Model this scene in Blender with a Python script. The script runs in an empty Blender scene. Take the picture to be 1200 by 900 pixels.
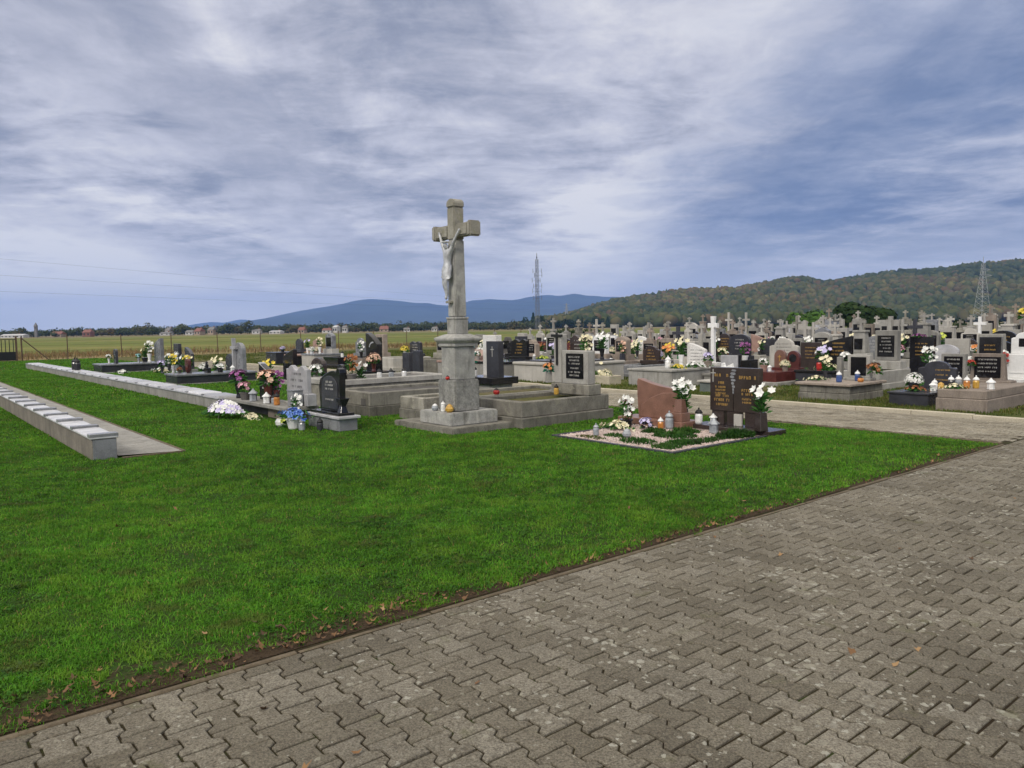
import bpy, bmesh, math, random
import numpy as np
from mathutils import Vector, Matrix
R = math.radians
rnd = random.Random(7)
sc = bpy.context.scene
COL = sc.collection
AZ = R(39.3)                       # bearing of the main path edge
CA, SA = math.cos(AZ), math.sin(AZ)

def W(s, t, z=0.0):
    """cemetery grid (s along the main path, t along the rows) -> world"""
    return Vector((s*CA - t*SA, s*SA + t*CA, z))

# ------------------------------------------------------------------ mesh builder
class MB:
    def __init__(self): self.v = []; self.f = []
    def add(self, vs, fs):
        o = len(self.v); self.v += [tuple(p) for p in vs]; self.f += [tuple(i+o for i in f) for f in fs]; return self
    def box(self, x0, x1, y0, y1, z0, z1):
        vs = [(x0,y0,z0),(x1,y0,z0),(x1,y1,z0),(x0,y1,z0),(x0,y0,z1),(x1,y0,z1),(x1,y1,z1),(x0,y1,z1)]
        return self.add(vs, [(0,3,2,1),(4,5,6,7),(0,1,5,4),(1,2,6,5),(2,3,7,6),(3,0,4,7)])
    def frustum(self, x0,x1,y0,y1,z0, X0,X1,Y0,Y1,z1):
        vs = [(x0,y0,z0),(x1,y0,z0),(x1,y1,z0),(x0,y1,z0),(X0,Y0,z1),(X1,Y0,z1),(X1,Y1,z1),(X0,Y1,z1)]
        return self.add(vs, [(0,3,2,1),(4,5,6,7),(0,1,5,4),(1,2,6,5),(2,3,7,6),(3,0,4,7)])
    def prism(self, out, x0, x1):
        """outline of (y,z), counter-clockwise seen from +x, extruded x0..x1"""
        a = sum(out[i][0]*out[(i+1)%len(out)][1]-out[(i+1)%len(out)][0]*out[i][1] for i in range(len(out)))
        if a < 0: out = out[::-1]
        n = len(out)
        vs = [(x0,y,z) for y,z in out] + [(x1,y,z) for y,z in out]
        fs = [tuple(range(n-1,-1,-1)), tuple(range(n,2*n))]
        for i in range(n):
            j = (i+1)%n; fs.append((i,j,n+j,n+i))
        return self.add(vs, fs)
    def ring(self, x0,x1,y0,y1,z0,z1,w):
        o = [(x0,y0),(x1,y0),(x1,y1),(x0,y1)]; q = [(x0+w,y0+w),(x1-w,y0+w),(x1-w,y1-w),(x0+w,y1-w)]
        vs = [(x,y,z0) for x,y in o]+[(x,y,z1) for x,y in o]+[(x,y,z1) for x,y in q]+[(x,y,z0) for x,y in q]
        fs = []
        for i in range(4):
            j = (i+1)%4
            fs += [(i,j,4+j,4+i),(4+i,4+j,8+j,8+i),(8+i,8+j,12+j,12+i),(12+i,12+j,j,i)]
        return self.add(vs, fs)
    def lathe(self, prof, n=12, cx=0, cy=0, z=0):
        vs = []; fs = []
        for r, h in prof:
            for k in range(n):
                a = 2*math.pi*k/n; vs.append((cx+r*math.cos(a), cy+r*math.sin(a), z+h))
        for i in range(len(prof)-1):
            for k in range(n):
                l = (k+1)%n; fs.append((i*n+k, i*n+l, (i+1)*n+l, (i+1)*n+k))
        fs.append(tuple(range(n-1,-1,-1))); m = (len(prof)-1)*n; fs.append(tuple(range(m, m+n)))
        return self.add(vs, fs)
    def bar(self, p, q, w=0.02, n=4, w2=None):
        p = Vector(p); q = Vector(q); d = (q-p).normalized()
        a = d.cross(Vector((0,0,1)));
        if a.length < 1e-3: a = d.cross(Vector((0,1,0)))
        a.normalize(); b = d.cross(a); vs = []
        for c, r in ((p, w), (q, w if w2 is None else w2)):
            for k in range(n):
                t = 2*math.pi*(k+.5)/n; vs.append(c + (a*math.cos(t)+b*math.sin(t))*r)
        fs = [(k,(k+1)%n,n+(k+1)%n,n+k) for k in range(n)] + [tuple(range(n-1,-1,-1)), tuple(range(n,2*n))]
        return self.add(vs, fs)
    def mesh(self, name, bevel=0.0, smooth=False, seg=1):
        me = bpy.data.meshes.new(name)
        me.from_pydata(self.v, [], self.f)
        bm = bmesh.new(); bm.from_mesh(me)
        bmesh.ops.recalc_face_normals(bm, faces=bm.faces)
        if bevel > 0:
            es = [e for e in bm.edges if len(e.link_faces) == 2 and e.calc_face_angle(0) > R(28)]
            if es:
                bmesh.ops.bevel(bm, geom=es, offset=bevel, segments=seg, affect='EDGES', clamp_overlap=True)
        bm.to_mesh(me); bm.free()
        if smooth: me.polygons.foreach_set('use_smooth', [True]*len(me.polygons))
        me.update(); return me
    def build(self, name, mat, parent=None, bevel=0.0, smooth=False, seg=1):
        return link(name, self.mesh(name, bevel, smooth, seg), mat, parent)

def link(name, me, mat, parent=None):
    o = bpy.data.objects.new(name, me); COL.objects.link(o)
    if not me.materials: me.materials.append(mat)
    elif me.materials[0] is not mat:
        o.material_slots[0].link = 'OBJECT'; o.material_slots[0].material = mat
    if parent: o.parent = parent
    return o

LABELS = set()
def tag(o, label, cat, group=None):
    if label in LABELS: print('DUPLICATE LABEL', label)
    n = len(label.split())
    if n > 16 or n < 4: print('LABEL LENGTH', n, label)
    LABELS.add(label); o['label'] = label; o['category'] = cat
    if group: o['group'] = group
    return o
def thing(name, label, cat, group=None, s=0, t=0, z=0, rot=0.0, grid=True):
    o = bpy.data.objects.new(name, None); COL.objects.link(o)
    o.empty_display_size = 0.2
    if grid: o.location = W(s, t, z); o.rotation_euler = (0, 0, AZ+rot)
    else: o.location = (s, t, z); o.rotation_euler = (0, 0, rot)
    if label: tag(o, label, cat, group)
    return o
def kind(o, k): o['kind'] = k; return o
def np_mesh(name, V, F, mat, tint=None):
    me = bpy.data.meshes.new(name)
    V = np.asarray(V, np.float32); F = np.asarray(F, np.int32); k = F.shape[1]
    me.vertices.add(len(V)); me.vertices.foreach_set('co', V.ravel())
    me.loops.add(F.size); me.loops.foreach_set('vertex_index', F.ravel())
    me.polygons.add(len(F)); me.polygons.foreach_set('loop_start', np.arange(0, F.size, k, dtype=np.int32))
    if tint is not None:
        a = me.attributes.new('tint', 'FLOAT', 'FACE'); a.data.foreach_set('value', np.asarray(tint, np.float32))
    me.update(calc_edges=True); me.validate(); me.materials.append(mat)
    return me

# ------------------------------------------------------------------ materials
def nt(name):
    m = bpy.data.materials.new(name); m.use_nodes = True
    return m, m.node_tree, m.node_tree.nodes['Principled BSDF']
def N(t, typ, **kw):
    n = t.nodes.new(typ)
    for k, v in kw.items():
        if k in n.inputs: n.inputs[k].default_value = v
        else: setattr(n, k, v)
    return n
def ramp(t, fac, stops):
    r = t.nodes.new('ShaderNodeValToRGB'); t.links.new(fac, r.inputs[0])
    e = r.color_ramp.elements
    while len(e) < len(stops): e.new(0.5)
    for i, (p, c) in enumerate(stops):
        e[i].position = p; e[i].color = (c[0], c[1], c[2], 1) if not isinstance(c, (int, float)) else (c, c, c, 1)
    return r.outputs[0]
def mixc(t, f, a, b, mode='MIX'):
    m = t.nodes.new('ShaderNodeMix'); m.data_type = 'RGBA'; m.blend_type = mode
    for sck, v in ((0, f), (6, a), (7, b)):
        if hasattr(v, 'is_output'): t.links.new(v, m.inputs[sck])
        elif isinstance(v, (int, float)): m.inputs[sck].default_value = v
        else: m.inputs[sck].default_value = (v[0], v[1], v[2], 1)
    return m.outputs[2]
def math_(t, op, a, b=None):
    m = t.nodes.new('ShaderNodeMath'); m.operation = op
    for i, v in enumerate((a, b)):
        if v is None: continue
        if hasattr(v, 'is_output'): t.links.new(v, m.inputs[i])
        else: m.inputs[i].default_value = v
    return m.outputs[0]
def coords(t, world=False):
    if world:
        return t.nodes.new('ShaderNodeNewGeometry').outputs['Position']
    tc = t.nodes.new('ShaderNodeTexCoord'); oi = t.nodes.new('ShaderNodeObjectInfo')
    k = math_(t, 'MULTIPLY', oi.outputs['Random'], 57.0)
    va = t.nodes.new('ShaderNodeVectorMath'); va.operation = 'ADD'
    t.links.new(tc.outputs['Object'], va.inputs[0]); t.links.new(k, va.inputs[1])
    return va.outputs[0]
def noise(t, co, scale, detail=4, rough=0.55, dist=0.0):
    n = N(t, 'ShaderNodeTexNoise', Scale=scale, Detail=detail, Roughness=rough, Distortion=dist)
    t.links.new(co, n.inputs['Vector']); return n.outputs['Fac']
def bump(t, b, h, strength, dist=0.01):
    n = N(t, 'ShaderNodeBump', Strength=strength, Distance=dist); t.links.new(h, n.inputs['Height']); t.links.new(n.outputs[0], b.inputs['Normal'])

def stone(name, c1, c2, scale=3.0, rough=0.85, bmp=0.25, grain=70, lichen=None, lich_amt=0.5, stain=None, var=0.25, spec=0.3):
    """weathered stone or concrete: broad mottling, fine grain, lichen, dark run-off stains"""
    m, t, b = nt(name); co = coords(t)
    n1 = noise(t, co, scale, 6, 0.62); n2 = noise(t, co, grain, 3, 0.7)
    c = mixc(t, math_(t, 'MULTIPLY', n1, 1.0), c1, c2)
    c = ramp(t, n1, [(0.32, c1), (0.68, c2)])
    g = ramp(t, n2, [(0.3, 0.72), (0.7, 1.22)]); c = mixc(t, 1.0, c, g, 'MULTIPLY')
    if stain:
        mp = N(t, 'ShaderNodeMapping'); mp.inputs['Scale'].default_value = (7, 7, 0.9); t.links.new(co, mp.inputs[0])
        n4 = noise(t, mp.outputs[0], 1.0, 5, 0.65)
        c = mixc(t, ramp(t, n4, [(0.52, 0.0), (0.7, 0.75)]), c, stain)
    if lichen:
        n3 = noise(t, co, 9, 6, 0.7, 0.6)
        c = mixc(t, ramp(t, n3, [(0.56, 0.0), (0.66, lich_amt)]), c, lichen)
    if var:
        oi = t.nodes.new('ShaderNodeObjectInfo')
        hs = N(t, 'ShaderNodeHueSaturation'); t.links.new(c, hs.inputs['Color'])
        t.links.new(math_(t, 'ADD', math_(t, 'MULTIPLY', oi.outputs['Random'], 2*var), 1-var), hs.inputs['Value']); c = hs.outputs[0]
    t.links.new(c, b.inputs['Base Color']); b.inputs['Roughness'].default_value = rough
    b.inputs['Specular IOR Level'].default_value = spec
    if bmp: bump(t, b, math_(t, 'ADD', n2, math_(t, 'MULTIPLY', n1, 2.0)), bmp, 0.006)
    return m
def granite(name, c, speck, rough=0.12, sc_=260, amt=0.5):
    m, t, b = nt(name); co = coords(t)
    v = noise(t, co, sc_, 2, 0.8); w = noise(t, co, 5, 3)
    col = ramp(t, v, [(0.42, c), (0.72, [c[i]+(speck[i]-c[i])*amt for i in range(3)])])
    col = mixc(t, 1.0, col, ramp(t, w, [(0.3, 0.8), (0.7, 1.2)]), 'MULTIPLY')
    oi = t.nodes.new('ShaderNodeObjectInfo'); hs = N(t, 'ShaderNodeHueSaturation'); t.links.new(col, hs.inputs['Color'])
    t.links.new(math_(t, 'ADD', math_(t, 'MULTIPLY', oi.outputs['Random'], .34), .83), hs.inputs['Value']); col = hs.outputs[0]
    t.links.new(col, b.inputs['Base Color'])
    t.links.new(math_(t, 'ADD', math_(t, 'MULTIPLY', w, 0.15), rough-0.05), b.inputs['Roughness'])
    return m
def plain(name, c, rough=0.6, metal=0.0, var=0.12, scale=14, emit=None, trans=0.0, c2=None):
    m, t, b = nt(name); co = coords(t)
    n = noise(t, co, scale, 3)
    a = [x*(1-var) for x in c]; d = c2 or [min(1, x*(1+var)) for x in c]
    t.links.new(ramp(t, n, [(0.3, a), (0.7, d)]), b.inputs['Base Color'])
    b.inputs['Roughness'].default_value = rough; b.inputs['Metallic'].default_value = metal
    if trans: b.inputs['Transmission Weight'].default_value = trans
    return m
def petal(name, c, c2):
    m, t, b = nt(name); co = coords(t)
    t.links.new(ramp(t, noise(t, co, 34, 1), [(0.36, c), (0.6, c2)]), b.inputs['Base Color'])
    b.inputs['Roughness'].default_value = 0.7; b.inputs['Specular IOR Level'].default_value = 0.15
    return m

M = {}
M['concrete'] = stone('concrete', (.235,.228,.208), (.355,.345,.315), 2.6, stain=(.17,.16,.14))
M['terrazzo'] = stone('terrazzo', (.35,.335,.30), (.47,.45,.405), 2.2, grain=160, rough=.6, stain=(.30,.28,.24), var=.15)
M['old_concrete'] = stone('old_concrete', (.16,.15,.125), (.31,.295,.25), 3.4, lichen=(.36,.35,.27), lich_amt=.6, stain=(.085,.08,.068), bmp=.5)
M['damp_concrete'] = stone('damp_concrete', (.105,.10,.085), (.20,.19,.16), 4, lichen=(.20,.20,.13), lich_amt=.5, stain=(.06,.055,.045), bmp=.5)
M['dark_concrete'] = stone('dark_concrete', (.085,.08,.075), (.16,.15,.14), 3, stain=(.05,.05,.045))
M['brown_concrete'] = stone('brown_concrete', (.21,.175,.145), (.32,.27,.225), 3, stain=(.15,.12,.1))
M['calvary_stone'] = stone('calvary_stone', (.255,.252,.235), (.43,.425,.395), 4.5, grain=75, lichen=(.48,.47,.40), lich_amt=.55, stain=(.10,.095,.08), bmp=.55, var=0)
M['calvary_rough'] = stone('calvary_rough', (.17,.168,.158), (.32,.315,.29), 12, grain=38, stain=(.09,.085,.075), bmp=1.0, var=0)
M['mossy_stone'] = stone('mossy_stone', (.20,.19,.155), (.35,.335,.285), 4, lichen=(.24,.24,.13), lich_amt=.7, bmp=.5, var=0)
M['white_marble'] = stone('white_marble', (.62,.60,.56), (.78,.77,.74), 2, grain=40, rough=.45, bmp=.05, var=.06)
M['white_paint'] = plain('white_paint', (.74,.74,.72), .5, var=.08)
M['grey_granite'] = granite('grey_granite', (.16,.165,.175), (.42,.43,.45), .25)
M['light_granite'] = granite('light_granite', (.34,.34,.35), (.62,.62,.63), .3)
M['pale_lid'] = granite('pale_lid', (.50,.50,.51), (.74,.74,.75), .3)
M['black_granite'] = granite('black_granite', (.010,.010,.012), (.045,.045,.05), .09)
M['slate_granite'] = granite('slate_granite', (.028,.029,.036), (.10,.10,.115), .22)
M['brown_granite'] = granite('brown_granite', (.024,.018,.017), (.13,.095,.085), .16, 190, .7)
M['red_granite'] = granite('red_granite', (.175,.088,.062), (.33,.19,.14), .3, 120, .8)
M['wine_granite'] = granite('wine_granite', (.085,.022,.020), (.20,.07,.06), .18)
M['rose_granite'] = granite('rose_granite', (.30,.19,.15), (.46,.33,.28), .4)
M['green_granite'] = granite('green_granite', (.12,.14,.13), (.26,.29,.27), .2)
M['black_glass'] = granite('black_glass', (.008,.008,.010), (.014,.014,.016), .06)
M['gold'] = plain('gold_letters', (.50,.30,.075), .4, .3)
M['pale_letters'] = plain('pale_letters', (.42,.41,.38), .6)
M['dark_letters'] = plain('dark_letters', (.06,.06,.06), .6)
M['silver'] = plain('silver_paint', (.46,.47,.48), .5, .15, .35, 12)
M['iron'] = plain('dark_iron', (.022,.022,.022), .5, .4)
M['rust'] = plain('rusty_steel', (.11,.07,.045), .8, .2, .35)
M['galv'] = plain('galvanised_steel', (.36,.38,.40), .5, .5)
M['mast_paint'] = plain('mast_steel', (.14,.15,.17), .6, .2)
M['leaf'] = petal('flower_leaves', (.018,.075,.014), (.055,.15,.03))
M['leaf_teal'] = petal('teal_leaves', (.0,.10,.06), (.02,.20,.12))
M['bark'] = plain('bark', (.09,.075,.06), .9)
PET = {'white': ((.66,.66,.62),(.82,.82,.78)), 'cream': ((.62,.55,.32),(.78,.74,.55)), 'yellow': ((.62,.45,.03),(.75,.62,.12)),
       'lime': ((.38,.46,.04),(.60,.66,.16)), 'pink': ((.50,.20,.28),(.70,.45,.50)), 'purple': ((.13,.03,.12),(.36,.14,.32)),
       'lilac': ((.42,.36,.62),(.66,.62,.80)), 'blue': ((.02,.06,.30),(.20,.34,.72)), 'red': ((.30,.02,.02),(.48,.07,.05)),
       'orange': ((.55,.17,.04),(.70,.34,.14)), 'peach': ((.60,.33,.22),(.75,.55,.42)), 'teal': ((.15,.42,.42),(.45,.66,.66)),
       'rust': ((.20,.07,.025),(.36,.16,.07))}
for k, (a, b) in PET.items(): M['p_'+k] = petal(k+'_petals', a, b)
LG = {'white': (.70,.70,.68), 'red': (.42,.03,.025), 'orange': (.50,.20,.05), 'amber': (.50,.30,.06), 'blue': (.05,.09,.24), 'grey': (.30,.32,.34), 'green': (.04,.18,.07), 'dark': (.03,.03,.035)}
for k, c in LG.items(): M['g_'+k] = plain(k+'_lantern_glass', c, .18, var=.25)

# ------------------------------------------------------------------ terrain, lawn, paths
def ground_mat(name, build):
    m, t, b = nt(name); build(t, b); b.inputs['Specular IOR Level'].default_value = .1; b.inputs['Roughness'].default_value = .95
    return m
def g_meadow(t, b):
    p = coords(t, True); sp = t.nodes.new('ShaderNodeSeparateXYZ'); t.links.new(p, sp.inputs[0])
    tt = math_(t, 'ADD', math_(t, 'MULTIPLY', sp.outputs[0], -SA), math_(t, 'MULTIPLY', sp.outputs[1], CA))
    mp = N(t, 'ShaderNodeMapping'); mp.inputs['Rotation'].default_value = (0, 0, R(-12)); mp.inputs['Scale'].default_value = (.006, .03, 1)
    t.links.new(p, mp.inputs[0]); n1 = noise(t, mp.outputs[0], 1.0, 6, .6)
    n2 = noise(t, p, .35, 5, .65)
    c = ramp(t, n1, [(.30, (.095,.130,.028)), (.48, (.135,.155,.040)), (.60, (.185,.175,.055)), (.76, (.24,.195,.085))])
    dry = ramp(t, math_(t, 'MULTIPLY', tt, .01), [(.60, 1.0), (.66, .85), (.80, .0)])      # dry strip by the fence
    c = mixc(t, math_(t, 'MULTIPLY', dry, .8), c, (.235,.175,.095))
    c = mixc(t, 1.0, c, ramp(t, n2, [(.3, .72), (.7, 1.25)]), 'MULTIPLY')
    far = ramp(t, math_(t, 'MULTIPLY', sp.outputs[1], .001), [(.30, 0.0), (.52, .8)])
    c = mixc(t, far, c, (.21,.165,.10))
    t.links.new(c, b.inputs['Base Color']); bump(t, b, n2, .6, .2)
def g_lawn(t, b):
    p = coords(t, True); sp = t.nodes.new('ShaderNodeSeparateXYZ'); t.links.new(p, sp.inputs[0])
    tt = math_(t, 'ADD', math_(t, 'MULTIPLY', sp.outputs[0], -SA), math_(t, 'MULTIPLY', sp.outputs[1], CA))
    n1 = noise(t, p, .55, 5, .6); n2 = noise(t, p, 14, 5, .7); n3 = noise(t, p, 60, 3, .7)
    c = ramp(t, n1, [(.3, (.024,.052,.009)), (.55, (.034,.074,.012)), (.72, (.052,.078,.018))])
    c = mixc(t, ramp(t, n2, [(.56, 0.0), (.68, .8)]), c, (.055,.042,.022))
    edge = math_(t, 'ADD', math_(t, 'SUBTRACT', tt, 3.80), math_(t, 'MULTIPLY', math_(t, 'SUBTRACT', n2, .5), -.9))
    c = mixc(t, ramp(t, edge, [(.05, 1.0), (.35, 0.0)]), c, (.060,.042,.026))
    c = mixc(t, 1.0, c, ramp(t, n3, [(.3, .6), (.7, 1.3)]), 'MULTIPLY')
    t.links.new(c, b.inputs['Base Color']); bump(t, b, math_(t, 'ADD', n3, n2), .9, .02)
def g_yard(t, b):
    p = coords(t, True); n1 = noise(t, p, .8, 5, .65); n2 = noise(t, p, 22, 4, .7)
    c = ramp(t, n1, [(.32, (.060,.085,.022)), (.50, (.105,.105,.035)), (.64, (.15,.125,.075))])
    c = mixc(t, 1.0, c, ramp(t, n2, [(.3, .6), (.7, 1.3)]), 'MULTIPLY')
    t.links.new(c, b.inputs['Base Color']); bump(t, b, n2, .8, .02)
def g_joint(t, b):
    p = coords(t, True); n1 = noise(t, p, 2.2, 5, .65); n2 = noise(t, p, 120, 3, .7)
    c = ramp(t, n1, [(.40, (.030,.022,.014)), (.58, (.040,.034,.018)), (.68, (.034,.052,.012))])
    c = mixc(t, 1.0, c, ramp(t, n2, [(.3, .6), (.7, 1.3)]), 'MULTIPLY'); t.links.new(c, b.inputs['Base Color'])
M['meadow'] = ground_mat('meadow', g_meadow); M['lawn'] = ground_mat('lawn_soil', g_lawn)
M['yard'] = ground_mat('cemetery_ground', g_yard); M['joint'] = ground_mat('paver_joints', g_joint)

def sheet(name, pts, z, mat, grid=True):
    vs = [tuple(W(s, t, z)) if grid else (s, t, z) for s, t in pts]
    o = MB().add(vs, [tuple(range(len(vs)))]).build(name, mat); return kind(o, 'structure')
sheet('meadow', [(-9500,-250),(9500,-250),(9500,9300),(-9500,9300)], 0.0, M['meadow'], False)
sheet('lawn', [(-6,3.72),(11.42,3.72),(11.42,59.2),(-14,59.2),(-14,20)], .006, M['lawn'])
sheet('cemetery_ground', [(14.15,-8),(66,4),(66,59.2),(14.15,59.2)], .006, M['yard'])
sheet('cemetery_ground', [(11.42,45),(14.15,45),(14.15,59.2),(11.42,59.2)], .006, M['yard'])

def paver_mat(name='concrete_pavers', k=1.0):
    m, t, b = nt(name); p = coords(t, True)
    at = t.nodes.new('ShaderNodeAttribute'); at.attribute_name = 'tint'
    n1 = noise(t, p, 1.1, 5, .6); n2 = noise(t, p, 42, 5, .75); n3 = noise(t, p, 105, 4, .85); n6 = noise(t, p, 9, 5, .7)
    c = ramp(t, at.outputs['Fac'], [(0.0, (.138*k,.123*k,.092*k)), (.5, (.182*k,.164*k,.126*k)), (1.0, (.225*k,.206*k,.164*k))])
    c = mixc(t, 1.0, c, ramp(t, n1, [(.3, .78), (.7, 1.2)]), 'MULTIPLY')
    c = mixc(t, ramp(t, n6, [(.34, .35), (.48, 0.0)]), c, (.120,.105,.078))
    c = mixc(t, ramp(t, n2, [(.36, .6), (.52, 0.0)]), c, (.095,.078,.058))
    c = mixc(t, 1.0, c, ramp(t, n3, [(.36, .45), (.64, 1.55)]), 'MULTIPLY')
    def spots(scale, size, lo, hi, colr, seed):
        v = N(t, 'ShaderNodeTexVoronoi', Scale=scale); v.inputs['Randomness'].default_value = 1.0
        of = t.nodes.new('ShaderNodeVectorMath'); of.operation = 'ADD'; of.inputs[1].default_value = (seed, seed*.7, 0); t.links.new(p, of.inputs[0])
        dn = N(t, 'ShaderNodeTexNoise', Scale=34.0, Detail=4.0, Roughness=.7); t.links.new(p, dn.inputs['Vector'])
        sv = t.nodes.new('ShaderNodeVectorMath'); sv.operation = 'SCALE'; sv.inputs['Scale'].default_value = .05; t.links.new(dn.outputs['Color'], sv.inputs[0])
        wv = t.nodes.new('ShaderNodeVectorMath'); wv.operation = 'ADD'; t.links.new(of.outputs[0], wv.inputs[0]); t.links.new(sv.outputs[0], wv.inputs[1]); t.links.new(wv.outputs[0], v.inputs['Vector'])
        cell = N(t, 'ShaderNodeSeparateColor'); t.links.new(v.outputs['Color'], cell.inputs[0])
        rad = math_(t, 'MULTIPLY', math_(t, 'MULTIPLY', ramp(t, noise(t, p, 1.5, 4, .6), [(lo, .15), (hi, 1.0)]), cell.outputs[0]), size)
        k = math_(t, 'MULTIPLY', math_(t, 'LESS_THAN', v.outputs['Distance'], rad), ramp(t, n2, [(.34, .25), (.55, .95)]))
        return mixc(t, k, c, colr)
    c = spots(11.0, .36, .36, .62, (.30,.285,.225), 3.1)
    c = spots(21.0, .50, .40, .66, (.38,.37,.31), 7.7)
    c = spots(8.0, .30, .42, .66, (.27,.255,.21), 12.3)
    moss = noise(t, p, 3.1, 5, .7)
    c = mixc(t, ramp(t, moss, [(.60, 0.0), (.72, .45)]), c, (.105,.112,.040))
    t.links.new(c, b.inputs['Base Color']); b.inputs['Roughness'].default_value = .9; b.inputs['Specular IOR Level'].default_value = .2
    bump(t, b, math_(t, 'ADD', n3, n2), 1.0, .006); return m
M['paver'] = paver_mat(); M['pale_paver'] = paver_mat('pale_pavers', 1.5)  # pale copy: weathering plus low-angle sky reflection, both put into the colour
M['kerb'] = stone('kerb_concrete', (.085,.065,.040), (.155,.125,.085), 7, lichen=(.06,.07,.02), lich_amt=.8, var=0)
M['kerb_pale'] = stone('pale_kerb', (.40,.36,.27), (.54,.49,.38), 2, var=0)

PL, PW, PA = .202, .146, .0165             # bone shaped paver: length (t), width (s), zig-zag depth
def paver_field(name, inside, s0, s1, t0, t1, seed, top=.012, mat=None):
    g = np.random.default_rng(seed)
    def shape(lim):
        Y0 = [-.5*PL,-.31*PL,-.19*PL,.19*PL,.31*PL,.5*PL]; X0 = [PW/2+PA,PW/2+PA,PW/2-PA,PW/2-PA,PW/2+PA,PW/2+PA]
        if lim < .5*PL-1e-4:
            k = [i for i in range(6) if Y0[i] < lim-.004]; xl = float(np.interp(lim, Y0, X0)); Y0 = [Y0[i] for i in k]+[lim]; X0 = [X0[i] for i in k]+[xl]
        ys, xs = np.array(Y0), np.array(X0); ci = .0045
        out = np.array([(x, y) for x, y in zip(xs, ys)] + [(-x, y) for x, y in zip(xs[::-1], ys[::-1])])
        en = ((np.abs(out[:,1]-ys[0]) < 1e-6)*1.0-(np.abs(out[:,1]-ys[-1]) < 1e-6)*1.0)
        gap = np.array([-np.sign(out[:,0])*.0054, en*.0058]).T
        o1 = out+gap
        return o1+np.array([-np.sign(out[:,0])*ci, en*ci]).T, o1
    full = shape(.5*PL)
    V = []; F12 = []; F4 = []; T = []; n = 0
    t0 = t1-.012-math.ceil((t1-t0)/PL)*PL
    ni = int((s1-s0)/PW)+1; nj = int((t1-t0)/PL)+2
    me_v = []; me_f = []; tint = []
    for i in range(ni):
        for j in range(nj):
            cs = s0+(i+.5)*PW; ct = t0+(j+(.5 if i % 2 else 0))*PL
            if not inside(cs, ct): continue
            lim = min(.5*PL, t1-.012-ct)
            if lim < -.30*PL: continue
            o0, o1 = full if lim > .5*PL-1e-4 else shape(lim); m = len(o0)
            dz = g.normal(0, .0016); ax, ay = g.normal(0, .006, 2); rot = g.normal(0, .008)
            dx, dy = g.normal(0, .0009, 2); cr, sr = math.cos(rot), math.sin(rot)
            for ring, zz in ((o0, top), (o1, top-.004), (o1, top-.018)):
                for x, y in ring:
                    X = x*cr-y*sr+dx; Y = x*sr+y*cr+dy
                    p = W(cs+X, ct+Y, zz+dz+ax*X+ay*Y); me_v.append((p.x, p.y, p.z))
            me_f.append(tuple(range(n, n+m)))
            for r0, r1 in ((0, m), (m, 2*m)):
                for k in range(m):
                    l = (k+1) % m; me_f.append((n+r1+k, n+r1+l, n+r0+l, n+r0+k))
            tint += [min(1, max(0, g.normal(.5, .26)))]*(2*m+1); n += 3*m
    me = bpy.data.meshes.new(name); me.from_pydata(me_v, [], me_f)
    a = me.attributes.new('tint', 'FLOAT', 'FACE'); a.data.foreach_set('value', np.array(tint, np.float32))
    me.update(); return kind(link(name, me, mat or M['paver']), 'structure')
def in_main(s, t): return t < 3.76 and t > -4.2
paver_field('main_path', in_main, -4, 17, -4.2, 3.66, 3)
paver_field('cross_path', lambda s, t: 11.58 < s < 14.0 and t > 3.70, 11.5, 14.1, 3.68, 44.2, 4, mat=M['pale_paver'])
sheet('path_bed', [(-6,-6),(22,-6),(22,3.72),(-6,3.72)], .002, M['joint'])
sheet('path_bed', [(11.42,3.72),(14.15,3.72),(14.15,45),(11.42,45)], .002, M['joint'])
def kerb(name, s0, s1, t0, t1, h, mat, piece=1.0, along='s'):
    mb = MB(); a, b = (s0, s1) if along == 's' else (t0, t1); n = max(1, int((b-a)/piece)); g = random.Random(5)
    for i in range(n):
        u0 = a+(b-a)*i/n+.004; u1 = a+(b-a)*(i+1)/n-.004; dz = g.uniform(-.006, .006); d = g.uniform(-.004, .004)
        if along == 's': mb.box(u0, u1, t0+d, t1+d, -.05, h+dz)
        else: mb.box(s0+d, s1+d, u0, u1, -.05, h+dz)
    o = mb.build(name, mat, bevel=.006); o.rotation_euler[2] = AZ; return kind(o, 'structure')
kerb('path_kerb', -5, 11.40, 3.664, 3.702, .009, M['kerb'], .8)
kerb('path_kerb', 11.43, 11.50, 3.72, 44, .020, M['kerb'], 1.0, 't')
kerb('path_kerb', 14.03, 14.17, 1.0, 44, .075, M['kerb_pale'], 1.0, 't')

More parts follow.
